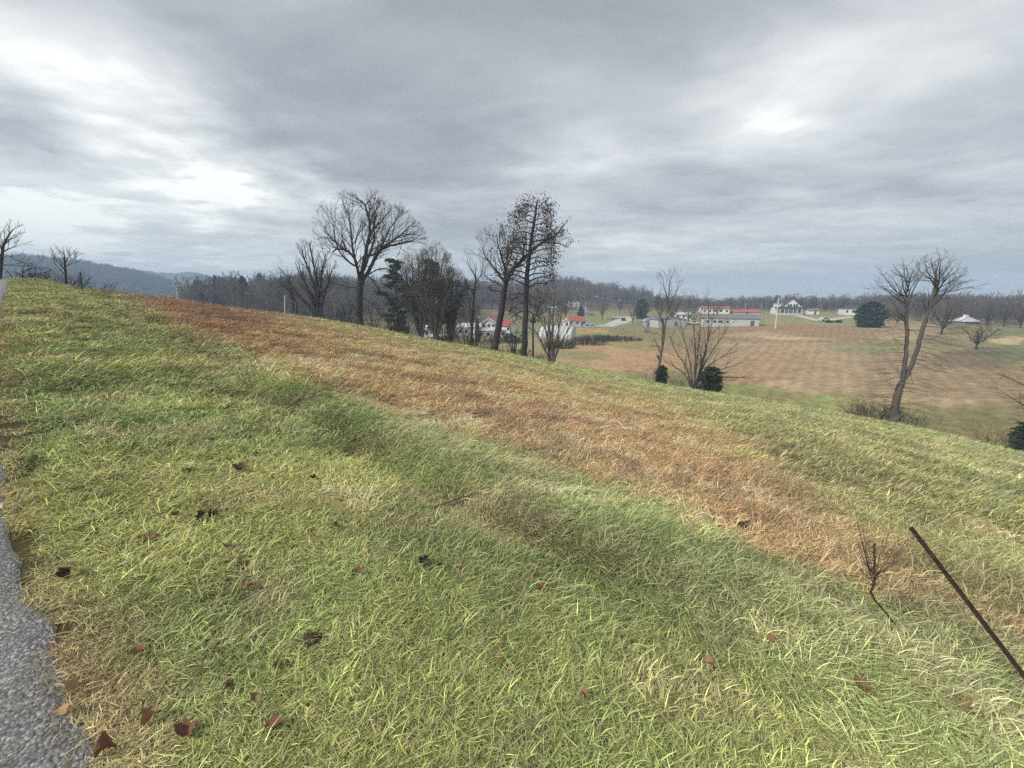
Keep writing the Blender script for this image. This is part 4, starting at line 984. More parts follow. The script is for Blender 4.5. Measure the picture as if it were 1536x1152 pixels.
# ------------------------------------------------------------------ buildings
def building(name, px, pyb, w_px, label, wall='white', roof='grey_roof', h=2.6, rh=1.2, d=7, kind='x', yaw=0, windows=(), doors=(), r0=70, Y=None, cat='house', wins_side=(), over=.35, sink=.5, porch=None):
    p = hit(px, pyb, r0) if Y is None else on_ground(px, Y)[0]
    x, y = p[0], p[1]; az = math.atan2(x, y); ux, uy, uz = ray(px, pyb)
    w = w_px*y/F*math.cos(az)   # width across the line of sight
    w = w_px*y/F
    w = w*(math.cos(az)**2+.15*math.sin(az)**2)**.5 if False else w*math.cos(az)**.5
    e = bpy.data.objects.new(name, None); e.location = tuple(p); e.rotation_euler = (0, 0, -az*.55+math.radians(yaw)); link(e); tag(e, label, cat)
    W = w/2; b = MB(); b.box(-W, W, 0, d, -sink, h)
    if kind == 'y': b.add([(-W, 0, h), (W, 0, h), (0, 0, h+rh), (-W, d, h), (W, d, h), (0, d, h+rh)], [(0, 1, 2), (5, 4, 3)])
    if kind == 'x': b.add([(-W, 0, h), (-W, d, h), (-W, d/2, h+rh), (W, 0, h), (W, d, h), (W, d/2, h+rh)], [(2, 1, 0), (3, 4, 5)])
    b.build('wall', M[wall], e)
    r = MB(); o = over; t = .14
    def slab(a, b_, c, d_):
        q = [np.array(v, float) for v in (a, b_, c, d_)]; r.add([*q, *[v+[0, 0, t] for v in q]], [(3,2,1,0),(4,5,6,7),(0,1,5,4),(1,2,6,5),(2,3,7,6),(3,0,4,7)])
    if kind == 'x':
        k = o*rh/(d/2); slab((-W-o, -o, h-k+.01), (W+o, -o, h-k+.01), (W+o, d/2, h+rh+.01), (-W-o, d/2, h+rh+.01)); slab((-W-o, d/2, h+rh+.01), (W+o, d/2, h+rh+.01), (W+o, d+o, h-k+.01), (-W-o, d+o, h-k+.01))
    elif kind == 'y':
        k = o*rh/W; slab((-W-o, -o, h-k+.01), (0, -o, h+rh+.01), (0, d+o, h+rh+.01), (-W-o, d+o, h-k+.01)); slab((0, -o, h+rh+.01), (W+o, -o, h-k+.01), (W+o, d+o, h-k+.01), (0, d+o, h+rh+.01))
    elif kind == 'hip':
        a = min(W, d/2)*.85; V = [(-W-o,-o,h),(W+o,-o,h),(W+o,d+o,h),(-W-o,d+o,h),(-W+a,d/2,h+rh),(W-a,d/2,h+rh)]
        r.add(V, [(0,1,5,4),(1,2,5),(2,3,4,5),(3,0,4),(3,2,1,0)])
    else: r.box(-W-o, W+o, -o, d+o, h+.003, h+t)
    r.build('roof', M[roof], e)
    for (cx, cz, ww, wh) in windows:
        f = MB(); f.box(cx*W-ww/2-.08, cx*W+ww/2+.08, -.06, -.003, cz-wh/2-.08, cz+wh/2+.08); fo = f.build('window', M['trim'], e)
        q = MB(); q.box(cx*W-ww/2, cx*W+ww/2, -.075, -.063, cz-wh/2, cz+wh/2); q.build('pane', M['window'], fo)
    for (cx, ww, wh) in doors:
        f = MB(); f.box(cx*W-ww/2, cx*W+ww/2, -.07, -.003, 0, wh); f.build('door', M['door'], e)
    return e, W
# white farmhouse on the rise
def farmhouse():
    p = hit(1186, 471, 150); Y = p[1]; k = Y/F; az = math.atan2(p[0], p[1])
    e = bpy.data.objects.new('farmhouse', None); e.location = tuple(p); e.rotation_euler = (0, 0, -az*.5); link(e)
    tag(e, 'white two storey farmhouse with steep front gable, dormer and long porch on the rise', 'house')
    W = 4.6*k/.33; h = 2.9; rh = 4.0; d = 9; s = k/.33
    W = 14.5*k; h = 8.0*k+.3; rh = 13.5*k
    b = MB(); b.box(-W, W, 0, d, -.6, h); b.add([(-W,0,h),(W,0,h),(0,0,h+rh),(-W,d,h),(W,d,h),(0,d,h+rh)], [(0,1,2),(5,4,3)])
    b.build('wall', M['white'], e)
    r = MB(); o = .5; kk = o*rh/W
    for sg in (-1, 1):
        q = [np.array(v, float) for v in [(0,-o,h+rh+.02),(sg*(W+o),-o,h-kk+.02),(sg*(W+o),d+o,h-kk+.02),(0,d+o,h+rh+.02)]]
        r.add([*q, *[v+[0,0,.25] for v in q]], [(3,2,1,0),(4,5,6,7),(0,1,5,4),(1,2,6,5),(2,3,7,6),(3,0,4,7)])
    r.build('roof', M['dark_roof'], e)
    dm = MB(); dm.box(-W-4.5*k, -W+7*k, 1.5, 6, h-.2, h+5.2*k); dm.build('dormer', M['white'], e)
    dr_ = MB(); dr_.box(-W-5*k, -W+7.5*k, 1.2, 6.3, h+5.2*k+.003, h+5.2*k+.25); dr_.build('dormer_roof', M['white_roof'], e)
    pr = MB(); x0, x1 = -W-8*k, W-3*k
    pr.add([(x0,-3.2,h-.55),(x1,-3.2,h-.55),(x1,-.01,h+.35),(x0,-.01,h+.35),(x0,-3.2,h-.3),(x1,-3.2,h-.3),(x1,-.01,h+.6),(x0,-.01,h+.6)], [(3,2,1,0),(4,5,6,7),(0,1,5,4),(1,2,6,5),(2,3,7,6),(3,0,4,7)])
    pr.build('porch_roof', M['dark_roof'], e)
    fl = MB(); fl.box(x0, x1, -3.1, -.02, -.5, .28); fl.build('porch_floor', M['trim'], e)
    for i in range(7):
        c = x0+.15+(x1-x0-.3)*i/6; m = MB(); m.box(c-.11, c+.11, -3.05, -2.83, .28, h-.54); m.build('porch_post', M['trim'], e)
    lw = MB(); lw.box(x0+.2, -W-.003, .5, 6, -.5, h-.1); lw.build('side_wing', M['white'], e)
    wn = [(-.72, .5, 1), (-.2, .5, 1), (.25, .5, 1), (.72, .5, 1), (-.3, 1.35, 1), (-.08, 1.35, 1), (.22, 1.35, 1), (.44, 1.35, 1)]
    for cx, cz, _ in wn:
        zc = h*cz+ (.0 if cz < 1 else .15); ww, wh = .9, 1.3
        f = MB(); f.box(cx*W-ww/2-.1, cx*W+ww/2+.1, -.07, -.004, zc-wh/2-.1, zc+wh/2+.1); fo = f.build('window', M['trim'], e)
        q = MB(); q.box(cx*W-ww/2, cx*W+ww/2, -.085, -.073, zc-wh/2, zc+wh/2); q.build('pane', M['window'], fo)
farmhouse()
w4 = lambda n, z=1.5, a=.9, b=1.0: [(-.8+1.6*i/(n-1), z, a, b) for i in range(n)]
building('shed', 1220, 471.5, 15, 'low white shed with a grey roof right of the farmhouse', h=1.9, rh=.7, d=4, doors=[(.3, 1, 1.7)], r0=150, cat='shed')
building('outbuilding', 1283, 473, 30, 'white building with a brown hipped roof partly behind the lone evergreen', roof='dark_roof', kind='hip', h=3.0, rh=1.8, d=9, windows=w4(4, 1.8, .8, 1.2), r0=150)
building('mobile_home', 1093, 489.5, 82, 'long pale grey mobile home with a low grey roof at the top of the field', wall='siding', roof='grey_roof', h=2.9, rh=.8, d=7, yaw=-10,
         windows=[(-.75,1.7,1.0,.9),(-.5,1.7,1.0,.9),(-.3,1.7,1.6,.8),(-.05,1.7,.9,.8)], doors=[(.78, 1.2, 2.2)], r0=100)
building('barn', 1008, 490, 46, 'wide low silver metal barn behind the slender bare trees', wall='siding', roof='grey_roof', kind='y', h=2.8, rh=1.0, d=12, yaw=20, doors=[(.25, .8, 2)], r0=100, cat='barn')
building('metal_shed', 975, 490, 15, 'small silver blue metal shed joined to the left end of the barn', wall='bluewall', roof='white_roof', kind='y', h=2.4, rh=.7, d=6, doors=[(0, 2.4, 2.1)], r0=100, cat='shed')
building('cottage', 1025, 480, 22, 'small white cottage with a pale roof between the barn and the long home', roof='white_roof', h=2.4, rh=.9, windows=w4(3), r0=120)
building('farm_hall', 1073, 470.5, 40, 'white house with a row of windows and a faded red roof behind the long home', roof='red_roof', h=2.7, rh=1.0, d=8, windows=w4(5, 1.5, 1.1, 1.0), r0=150)
building('low_roofed_hall', 1121, 471, 40, 'long low building with a bright red roof near the horizon', wall='siding', roof='red_roof', h=.9, rh=1.2, d=12, doors=[(0, 1, .8)], r0=150, cat='barn')
building('cottage', 866, 489, 26, 'white cottage with a bright red roof on the valley road', roof='red_roof', h=2.4, rh=1.7, d=8, yaw=15, windows=w4(3, 1.4, 1, 1), doors=[(.55, .9, 1.9)], r0=90)
building('garage', 851, 489, 12, 'white gabled wing adjoining the left end of the red roofed cottage', roof='white_roof', kind='y', h=2.2, rh=1.0, d=6, doors=[(0, 1.6, 1.8)], r0=90, cat='garage')
building('house', 875, 474, 15, 'pale blue two storey house on the slope behind a small conifer', wall='bluewall', roof='blue_roof', kind='y', h=4.0, rh=1.6, d=8, windows=w4(3, 1.5, .8, 1)+w4(2, 3.3, .8, 1), r0=150)
for cx, lb in ((854, 'leftmost of three small white gables in the wood above the blue house'), (860.5, 'middle of three small white gables in the wood above the blue house'), (867, 'rightmost of three small white gables in the wood above the blue house')):
    building('cabin', cx, 460, 5, lb, roof='white_roof', kind='y', h=2.2, rh=1.2, d=5, windows=[(0, 1.2, .8, .8)], r0=150, cat='cabin')
building('mobile_home', 738, 509, 46, 'white mobile home with dark windows behind the trunk of the leaning tree', roof='white_roof', h=2.7, rh=.6, d=5, yaw=24, windows=w4(4, 1.6, 1, .9), doors=[(.5, .9, 2)], r0=70)
building('house', 733, 497, 18, 'white two storey house left of the leaning trunk, above the mobile home', roof='white_roof', kind='y', h=4.2, rh=1.2, d=7, windows=w4(3, 1.3, .8, .9)+w4(3, 3.2, .8, .9), Y=140)
building('house', 753, 489, 24, 'house with a red roof just right of the leaning trunk', wall='white', roof='red_roof', h=2.6, rh=1.6, d=7, yaw=-20, windows=w4(3), Y=150)
building('cottage', 742, 483, 12, 'small red roofed house further up behind the white two storey house', roof='red_roof', h=2.2, rh=1.3, d=6, windows=w4(2), Y=185)
building('trailer', 660, 508, 26, 'beige trailer glimpsed under the dense twiggy trees', wall='siding', roof='white_roof', h=2.6, rh=.4, d=5, yaw=10, windows=w4(3), Y=98)
building('house', 704, 490, 34, 'low white house with a pale roof above the russet bush', roof='white_roof', h=2.8, rh=1.1, d=7, windows=w4(4), Y=135)
building('cottage', 640, 494, 20, 'white cottage between trunks below the pines', roof='white_roof', h=2.4, rh=1.0, d=6, windows=w4(3), Y=125)
building('house', 520, 486, 24, 'low pale roofed house seen through scrub left of the broad trunk', roof='white_roof', h=2.6, rh=1, d=7, windows=w4(3), Y=84)
building('cottage', 828, 470, 12, 'small white house high behind the crown of the slim tree', roof='white_roof', h=2.2, rh=.9, d=6, windows=w4(2), Y=250)
building('long_shed', 408, 480, 38, 'long shed with a flat white roof just beyond the brow at left', roof='white_roof', h=2.2, rh=.4, d=9, Y=74, sink=2, cat='shed')
# white pyramid-roofed pavilion
def pavilion():
    p = hit(1446, 486, 120); k = p[1]/F; W = 12*k
    e = bpy.data.objects.new('pavilion', None); e.location = tuple(p); link(e); tag(e, 'white pyramid roofed pavilion among grey trees at right', 'pavilion')
    r = MB(); z0 = 4*k; r.add([(-W,-W,z0),(W,-W,z0),(W,W,z0),(-W,W,z0),(-W*.2,-W*.2,z0+6.5*k),(W*.2,-W*.2,z0+6.5*k),(W*.2,W*.2,z0+6.5*k),(-W*.2,W*.2,z0+6.5*k)], [(0,1,5,4),(1,2,6,5),(2,3,7,6),(3,0,4,7),(4,5,6,7),(3,2,1,0)]); r.build('roof', M['white_roof'], e)
    c = MB(); c.box(-W*.17, W*.17, -W*.17, W*.17, z0+6.4*k, z0+9.5*k); c.build('cupola', M['white'], e)
    b = MB(); b.box(-W*.85, W*.85, -W*.85, W*.85, -.5, z0-.003); b.build('wall', M['grey_roof'], e)
pavilion()
def hoop_house():
    p = hit(832, 508, 80); k = p[1]/F; W = 25*k; H = 18*k; D = 16
    e = bpy.data.objects.new('hoop_house', None); e.location = tuple(p); e.rotation_euler = (0, 0, math.radians(-18)); link(e)
    tag(e, 'rounded white plastic hoop house with dark ribs beside the valley ditch', 'greenhouse')
    n = 14; V = []; F_ = []
    for i in range(9):
        x = -W+2*W*i/8
        for j in range(n+1):
            a = math.pi*j/n; V.append((x, D*.28*(1-math.cos(a)), H*math.sin(a)*(.93 if i in (0, 8) else 1)))
    for i in range(8):
        for j in range(n): a = i*(n+1)+j; F_.append((a, a+n+1, a+n+2, a+1))
    F_.append(tuple(range(n+1))); F_.append(tuple(8*(n+1)+j for j in range(n+1))[::-1])
    m = MB(); m.add(V, F_); m.build('cover', M['plastic'], e, smooth=False)
    for i in range(9):
        x = -W+2*W*i/8; q = MB()
        q.tube([(x, D*.28*(1-math.cos(math.pi*j/n))*1.01-.03, H*math.sin(math.pi*j/n)*1.02) for j in range(n+1)], [.07]*(n+1), 5); q.build('rib', M['grey_roof'], e)
hoop_house()

def car(px, py, length, label, body='car_white', yaw=0, r0=90):
    p = hit(px, py, r0); e = bpy.data.objects.new('parked_car', None); e.location = tuple(p+[0, 0, .08]); e.rotation_euler = (0, 0, math.radians(yaw)); link(e); tag(e, label, 'car', 'cars parked in the valley')
    L = length/2; prof = [(-L,.35),(-L,.8),(-L*.62,.95),(-L*.40,1.42),(L*.28,1.42),(L*.55,.98),(L*.96,.85),(L,.38)]
    m = MB(); n = len(prof); V = [(x, -.85, z) for x, z in prof]+[(x, .85, z) for x, z in prof]
    m.add(V, [tuple(range(n))[::-1] if False else tuple(range(n-1, -1, -1)), tuple(range(n, 2*n))]+[(i, (i+1) % n, n+(i+1) % n, n+i) for i in range(n)]); m.build('body', M[body], e)
    for sgn in (-1, 1):
        g = MB(); y = .86*sgn; pts = [(-L*.50,.98),(-L*.36,1.34),(L*.24,1.34),(L*.44,.98)]
        g.add([(x, y, z) for x, z in pts], [(0, 1, 2, 3)[::sgn]]); g.build('side_window', M['window'], e)
        for x in (-L*.62, L*.62):
            t = MB(); t.tube([(x, .72*sgn, .33), (x, .9*sgn, .33)], [.33, .33], 12); t.build('wheel', M['tyre'], e)
car(884, 488, 4.6, 'white car beside the red roofed cottage', yaw=5)
car(924, 478, 4.4, 'white car parked left of the gravel driveway', yaw=-30)
car(935, 481, 4.4, 'dark car parked at the top of the gravel driveway', 'car_dark', yaw=80)
car(1040, 487, 5.0, 'white car left of the long mobile home', yaw=-15)
car(1235, 482, 4.5, 'silvery car where the farm drives meet', 'siding', yaw=15)
car(764, 508, 4.4, 'dark car at the right end of the white mobile home', 'car_dark', yaw=40)
for px, lb in ((1244, 'left of two small dark clipped hedges below the farm drive'), (1257.5, 'right of two small dark clipped hedges below the farm drive')):
    p = hit(px, 484, 120); brush('hedge', px, 484, float(p[1]), 7, 3.5, lb, int(px), mat='needle', leaf='needle', nl=900, n=60, r=.06, cat='hedge')

# ------------------------------------------------------------------ poles
def pole(px0, py0, px1, py1, Y, r, label, mat='wood_grey', arm=True, name='utility_pole', onground=False):
    a = at(px0, py0, Y); b = at(px1, py1, Y); base = a.copy()
    e = bpy.data.objects.new(name, None); e.location = tuple(base); link(e); tag(e, label, 'utility pole')
    d = b-a; m = MB(); m.tube([d*-.08, d*.5, d], [r*1.15, r, r*.8], 10); m.build('shaft', M[mat], e)
    if arm:
        q = MB(); c = d*.93; q.box(c[0]-.8, c[0]+.8, c[1]-.09-r, c[1]-r+.03, c[2]-.05, c[2]+.05); ar = q.build('crossarm', M['wood_grey'], e)
        for x in (-.75, 0, .75):
            i = MB(); i.tube([(c[0]+x, c[1]-r-.03, c[2]+.08), (c[0]+x, c[1]-r-.03, c[2]+.28)], [.05, .07], 8); i.build('insulator', M['window'], ar)
    return e
p = hit(1164, 493, 100); pole(1163, 493, 1168, 447, float(p[1]), .20, 'tall pale slightly leaning pole in front of the farmhouse', 'pole_wood', arm=False)
pole(269, 466, 264, 425, 60, .11, 'grey utility pole topped by a short crossarm on the left skyline', 'wood_grey')
pole(428, 492, 427, 443, 66, .09, 'thin pale utility pole just right of the flat white roof', 'pole_wood', arm=False)
p = hit(1085, 489, 100); pole(1139, 486, 1143, 474, 150, .06, 'short thin leaning stake right of the long mobile home', 'pole_wood', arm=False, name='stake')
for k, (px, py0, py1, Y, lb) in enumerate([(1118, 472, 455, 240, 'thin grey pole rising over the red roofed hall'), (878, 478, 452, 180, 'thin dark pole rising beside the pale blue house'), (1142, 470, 455, 260, 'thin pale pole right of the red roofed hall')]):
    pole(px, py0, px, py1, Y, .14, lb, 'wood_grey', arm=True)
# dark fence post on the left crest
P0 = hit(123.5, 437, 5, 60); Yp = float(P0[1])
e = bpy.data.objects.new('fence_post', None); e.location = tuple(P0); link(e); tag(e, 'dark upright metal fence post standing on the green crest at left', 'fence post')
d = at(120.5, 410, Yp)-P0; m = MB(); m.tube([d*-.1, d], [.045, .045], 8); m.build('shaft', M['post_dark'], e)
m = MB(); m.box(d[0]-.06, d[0]+.06, d[1]-.06, d[1]+.06, d[2]+.001, d[2]+.03); m.build('cap', M['post_dark'], e)
# leaning rusty stake at the right
def rusty_post():
    top = at(1366, 791, 1.95); nearp = at(1640, 1150, 1.48); dv = nearp-top
    t = 1.0; base = top+dv
    for _ in range(60):
        if base[2] < gz(base[0], base[1])-.05: break
        t += .02; base = top+dv*t
    e = bpy.data.objects.new('leaning_post', None); e.location = tuple(base); link(e); tag(e, 'thin rusty metal post leaning steeply into view from the right edge', 'fence post')
    ax = top-base; L = np.linalg.norm(ax); ax /= L; s = np.cross(ax, [0, 1, 0]); s /= np.linalg.norm(s); f = np.cross(s, ax)
    m = MB()
    def bar(a0, a1, b0, b1, z0, z1, mb):
        V = [s*a+f*b+ax*z for z in (z0, z1) for a, b in ((a0, b0), (a1, b0), (a1, b1), (a0, b1))]
        mb.add(V, [(3,2,1,0),(4,5,6,7),(0,1,5,4),(1,2,6,5),(2,3,7,6),(3,0,4,7)])
    bar(-.011, .011, -.002, .002, 0, L, m); bar(-.002, .002, .002, .018, 0, L-.004, m); bar(-.009, -.005, -.006, -.002, 0, L-.01, m)
    m.build('shaft', M['rust'], e)
    q = MB(); 
    for i in range(int(L/.055)): bar(-.006, .006, -.009, -.002, .05+i*.055, .062+i*.055, q)
    q.build('stud_row', M['rust'], e)
rusty_post()
# dark dead weed
def weed():
    base = hit(1352, 948); Y = base[1]; T = Tree(77); A = lambda x, y, dz=0: at(x, y, Y+dz)
    e = bpy.data.objects.new('dead_weed', None); e.location = tuple(base); link(e); tag(e, 'dark dead weed with kinked stem and wiry twigs left of the leaning post', 'plant')
    st = MB(); st.tube([v-base for v in (base-[0, 0, .04], A(1345, 940), A(1328, 918), A(1312, 900), A(1306, 888), A(1311, 876), A(1312, 850), A(1312, 815))], [.007, .006, .0055, .006, .0065, .006, .005, .003], 7)
    st.build('stem', M['weed'], e, smooth=True)
    sd = MB()
    for k in range(70):
        f = k/70; c = A(1311+T.g.gauss(0, 1.2), 878-f*64)-base; r = .0045*T.g.uniform(.7, 1.6)
        dv = T.n.normal(0, 1, 3); dv /= np.linalg.norm(dv); c = c+dv*.006
        sd.tube([c-dv*r, c, c+dv*r], [r*.2, r*.7, r*.1], 5)
    sd.build('seed_head', M['weed'], e)
    for k, (x1, y1, xm, ym) in enumerate([(1283,765,1296,830),(1290,772,1300,830),(1294,812,1302,850),(1288,850,1300,868),(1335,815,1325,850),(1348,805,1330,845),(1362,806,1338,848),(1372,800,1340,845),(1338,780,1325,830),(1350,835,1330,858),(1330,790,1318,840),(1300,790,1306,840),(1282,800,1296,848),(1358,822,1336,852)]):
        z = T.g.uniform(-.08, .08); P = [A(1311, 868+T.g.uniform(-10, 12))-base, A(xm, ym, z*.6)-base, A(x1, y1, z)-base]; q = MB(); P = [P[0], P[0]*.4+P[1]*.6, P[1]*.6+P[2]*.4, P[2]]
        q.tube(P, [.0032, .0027, .002, .001], 4)
        for j in range(3):
            t = .35+.2*j; b = P[0]+(P[3]-P[0])*t; b = b*.5+(P[1]+(P[2]-P[1])*t)*.5; dd = (P[3]-P[0])*.14+T.n.normal(0, .012, 3); q.tube([b, b+dd*1.5], [.0015, .0007], 3)
        q.build('twig', M['weed_tan'] if k % 3 else M['weed'], e)
weed()
# wiry weed stems standing in the mown edge
for k, (px, py, w, h, lb) in enumerate([(500, 668, 60, 60, 'wiry brown dead stems leaning along the mown edge, mid left'), (420, 612, 50, 26, 'low brown dead stems on the mown edge, upper left'), (360, 545, 40, 40, 'pale dry stalks standing at the edge of the brown grass')]):
    b = hit(px, py); T = Tree(300+k); e = bpy.data.objects.new('dead_stalks', None); e.location = tuple(b); link(e); tag(e, lb, 'plant')
    q = MB(); s = b[1]/F
    for j in range(34):
        p0 = np.array([T.g.gauss(0, w*s*.5), T.g.gauss(0, w*s*.5), 0]); p0[2] = gz(b[0]+p0[0], b[1]+p0[1])-b[2]
        d = np.array([T.g.gauss(.5, .5), T.g.gauss(-.1, .5), T.g.uniform(.3, 1)]); L = h*s*T.g.uniform(.5, 1.2); P = [p0, p0+d*L*.5, p0+d*L*.9+[.1*L, 0, -.05*L]]
        q.tube(P, [.004, .003, .001], 4)
        for i in range(3): a = P[1]+(P[2]-P[1])*T.g.random(); q.tube([a, a+T.n.normal(0, .25, 3)*L*.5], [.002, .0008], 3)
    q.build('stems', M['weed'] if k < 2 else M['weed_tan'], e)

# ------------------------------------------------------------------ fallen leaves, each its own thing
def leaf_mesh(seed, curl):
    g = np.random.default_rng(seed); nr, na = 5, 26; V = []; Fc = []
    for i in range(nr+1):
        for j in range(na):
            a = 2*math.pi*j/na; lob = 1+.13*math.cos(5*a)+.07*math.cos(11*a+seed)+g.normal(0, .045)*(i >= nr-1); R = i/nr*lob*(.55 if abs(a-math.pi) < .5 else .62)
            x, y = R*math.cos(a), R*.72*math.sin(a)
            z = curl*(y*y*2.2+1.0*x*x*math.sin(seed*1.7)+.4*x*y)+.05*math.sin(9*a+seed)*i/nr+.05*math.sin(6*x+seed)
            V.append((x, y, z))
    for i in range(nr):
        for j in range(na): a = i*na+j; b = i*na+(j+1) % na; Fc.append((a, b, b+na, a+na))
    V.append((0, 0, 0)); 
    return V, Fc
LK = ['leaf_a', 'leaf_b', 'leaf_c', 'leaf_d']
leaf_blades = [[mesh_from('blade', *leaf_mesh(k*3+i, .5+.45*k), M[LK[i]], True) for k in range(4)] for i in range(4)]
stm = MB(); stm.tube([(-.25, 0, .02), (-.5, .02, .05), (-.8, .1, .12)], [.018, .014, .02], 5); leaf_stem = stm.mesh('stem', M['weed'])
LEAVES = [(283,712,11,0,'tan orange curled leaf, the upper one at left of the mown strip'),(360,711,13,2,'dark crumpled leaf in the upper middle of the mown strip'),(306,784,9,2,'blackish crumpled leaf on the left of a dark pair, mid left'),
 (322,780,8,2,'blackish leaf on the right of a dark pair, mid left'),(226,812,12,1,'brown folded leaf left of the dark pair'),(265,782,7,1,'small rust brown leaf between the brown folded leaf and the dark pair'),(342,827,9,1,'small dark red leaf below the dark pair'),
 (103,868,10,2,'dark red leaf nearest the tarmac, mid left'),(376,887,11,0,'long tan brown leaf lying on pale thatch, centre left'),(123,913,7,1,'tiny rust leaf beside the tarmac edge'),(376,942,5,0,'tiny orange scrap below the long tan brown leaf'),
 (210,990,8,0,'small brown leaf above the large lower left leaves'),(548,832,8,3,'small bright orange leaf in the centre of the mown strip'),(539,868,9,1,'upright russet leaf under the small bright orange one'),(636,852,11,2,'very dark leaf of a close pair, centre'),
 (660,856,8,2,'smaller dark leaf right of the very dark one, centre'),(686,857,7,3,'small orange leaf right of the dark centre pair'),(420,1008,10,1,'russet leaf below the bare earth clump'),(383,1058,8,0,'orange leaf lower left of the earth clump'),
 (112,1048,9,3,'bright orange leaf at the tarmac edge, upper of two'),(94,1081,10,3,'pale tan leaf at the tarmac edge, lower of two'),(276,1108,15,1,'large wrinkled brown leaf, the biggest at lower left'),(226,1086,11,0,'folded orange brown leaf left of the biggest leaf'),
 (160,1135,12,1,'reddish leaf at the bottom beside the tarmac'),(412,1100,12,1,'dark brown leaf half hidden by blades near the bottom'),(797,876,8,3,'flat orange leaf right of centre'),(812,894,12,1,'brown crumpled leaf under the flat orange one'),
 (880,885,6,1,'small brown leaf on the dead grass right of centre'),(745,998,8,0,'red orange upright leaf, bottom centre'),(1063,1004,10,0,'long orange leaf at the end of the dead grass arc'),(1047,1046,5,3,'tiny pale pink leaf below the long orange leaf'),
 (1152,973,8,0,'orange brown leaf in the long green grass right of centre'),(1290,1039,12,1,'brown leaf lying in grass under the leaning post'),(1452,1075,13,0,'brown orange leaf at the lower right corner'),(877,1055,7,0,'small orange brown leaf at the bottom right of centre'),
 (1112,795,10,2,'small dark leaf at the top edge of the brown grass'),(1146,801,7,2,'tiny dark red leaf right of the small dark one'),(470,724,8,2,'small dark leaf just below the mown edge'),(505,795,7,1,'small brown leaf left above the bright orange one'),(345,1040,7,1,'small red brown leaf low between the tarmac and the earth clump')]
gl = random.Random(5)
for k, (px, py, size, ki, lb) in enumerate(LEAVES):
    p = hit(px, py, .8); dist = math.sqrt(p[0]**2+p[1]**2+(p[2]-EYE)**2)
    e = bpy.data.objects.new('fallen_leaf', None); s = size*.0018*dist
    e.location = (p[0], p[1], p[2]+.032+.02*gl.random()); e.scale = (s, s, s); e.rotation_euler = (gl.gauss(-.05, .28), gl.gauss(-.1, .28), gl.uniform(0, 6.28)); link(e); tag(e, lb, 'leaf', 'fallen leaves in the grass')
    put('blade', leaf_blades[ki][k % 4], e); put('stem', leaf_stem, e)
# bare earth clump and fallen stick
def clump(px, py, w, label, seed):
    b = hit(px, py); g = np.random.default_rng(seed); m = MB(); n = 24; V = []
    for i in range(n):
        for j in range(n):
            x = (i/(n-1)*2-1)*w; y = (j/(n-1)*2-1)*w*1.2; q = max(0, 1-(x/w)**2-(y/(w*1.2))**2)
            V.append((x, y, -.05+.10*q**.6+.035*(vnoise(np.array([x*30]), np.array([y*30]), seed)[0]-.5)+.02*(g.random()-.5)*(q > 0)))
    Fc = [(i*n+j, (i+1)*n+j, (i+1)*n+j+1, i*n+j+1) for i in range(n-1) for j in range(n-1)]
    put('earth_clump', mesh_from('earth_clump', V, Fc, M['earth']), loc=b, label=label, cat='earth')
clump(468, 966, .065, 'small mound of dark bare earth and dead roots in the mown grass', 3)
b = hit(668, 764); q = MB(); q.tube([(-.10, -.06, .05), (0, 0, .06), (.12, .08, .07), (.26, .13, .08)], [.008, .007, .006, .003], 7); q.tube([(0, 0, .06), (.1, -.02, .08), (.2, .02, .08)], [.005, .004, .002], 5)
q.build('stick', M['bark_grey'], None, loc=b, label='short grey forked stick lying on the tall grass edge at centre', cat='stick')

# ------------------------------------------------------------------ sky, light, haze
def to_dir(px, py):
    v = np.array(ray(px, py)); return v/np.linalg.norm(v)
sun_az = math.radians(-118); sun_el = math.radians(40)
w = bpy.data.worlds.new('World'); scene.world = w; w.use_nodes = True; t = w.node_tree
for n in list(t.nodes): t.nodes.remove(n)
out = t.nodes.new('ShaderNodeOutputWorld')
sky = N(t, 'ShaderNodeTexSky', sky_type='NISHITA', sun_disc=False, sun_elevation=sun_el, sun_rotation=sun_az, air_density=1.0, dust_density=2.0)
bg1 = N(t, 'ShaderNodeBackground', i_Strength=.07); t.links.new(sky.outputs[0], bg1.inputs[0])
tc = N(t, 'ShaderNodeTexCoord'); sp = N(t, 'ShaderNodeSeparateXYZ'); t.links.new(tc.outputs['Generated'], sp.inputs[0])
zc = mth(t, 'ADD', mth(t, 'MAXIMUM', sp.outputs[2], 0.0), .10)
cx = mth(t, 'DIVIDE', sp.outputs[0], zc); cy = mth(t, 'DIVIDE', sp.outputs[1], zc)
cb = N(t, 'ShaderNodeCombineXYZ'); t.links.new(cx, cb.inputs[0]); t.links.new(cy, cb.inputs[1])
mp = N(t, 'ShaderNodeMapping'); t.links.new(cb.outputs[0], mp.inputs[0]); mp.inputs['Rotation'].default_value = (0, 0, math.radians(28)); mp.inputs['Scale'].default_value = (.55, 1.0, 1); mp.inputs['Location'].default_value = (3.1, .4, 0)
nA = N(t, 'ShaderNodeTexNoise', i_Scale=.75, i_Detail=7.0, i_Roughness=.50, i_Distortion=.35); t.links.new(mp.outputs[0], nA.inputs[0])
nB = N(t, 'ShaderNodeTexNoise', i_Scale=2.1, i_Detail=6.0, i_Roughness=.55, i_Distortion=.5); t.links.new(mp.outputs[0], nB.inputs[0])
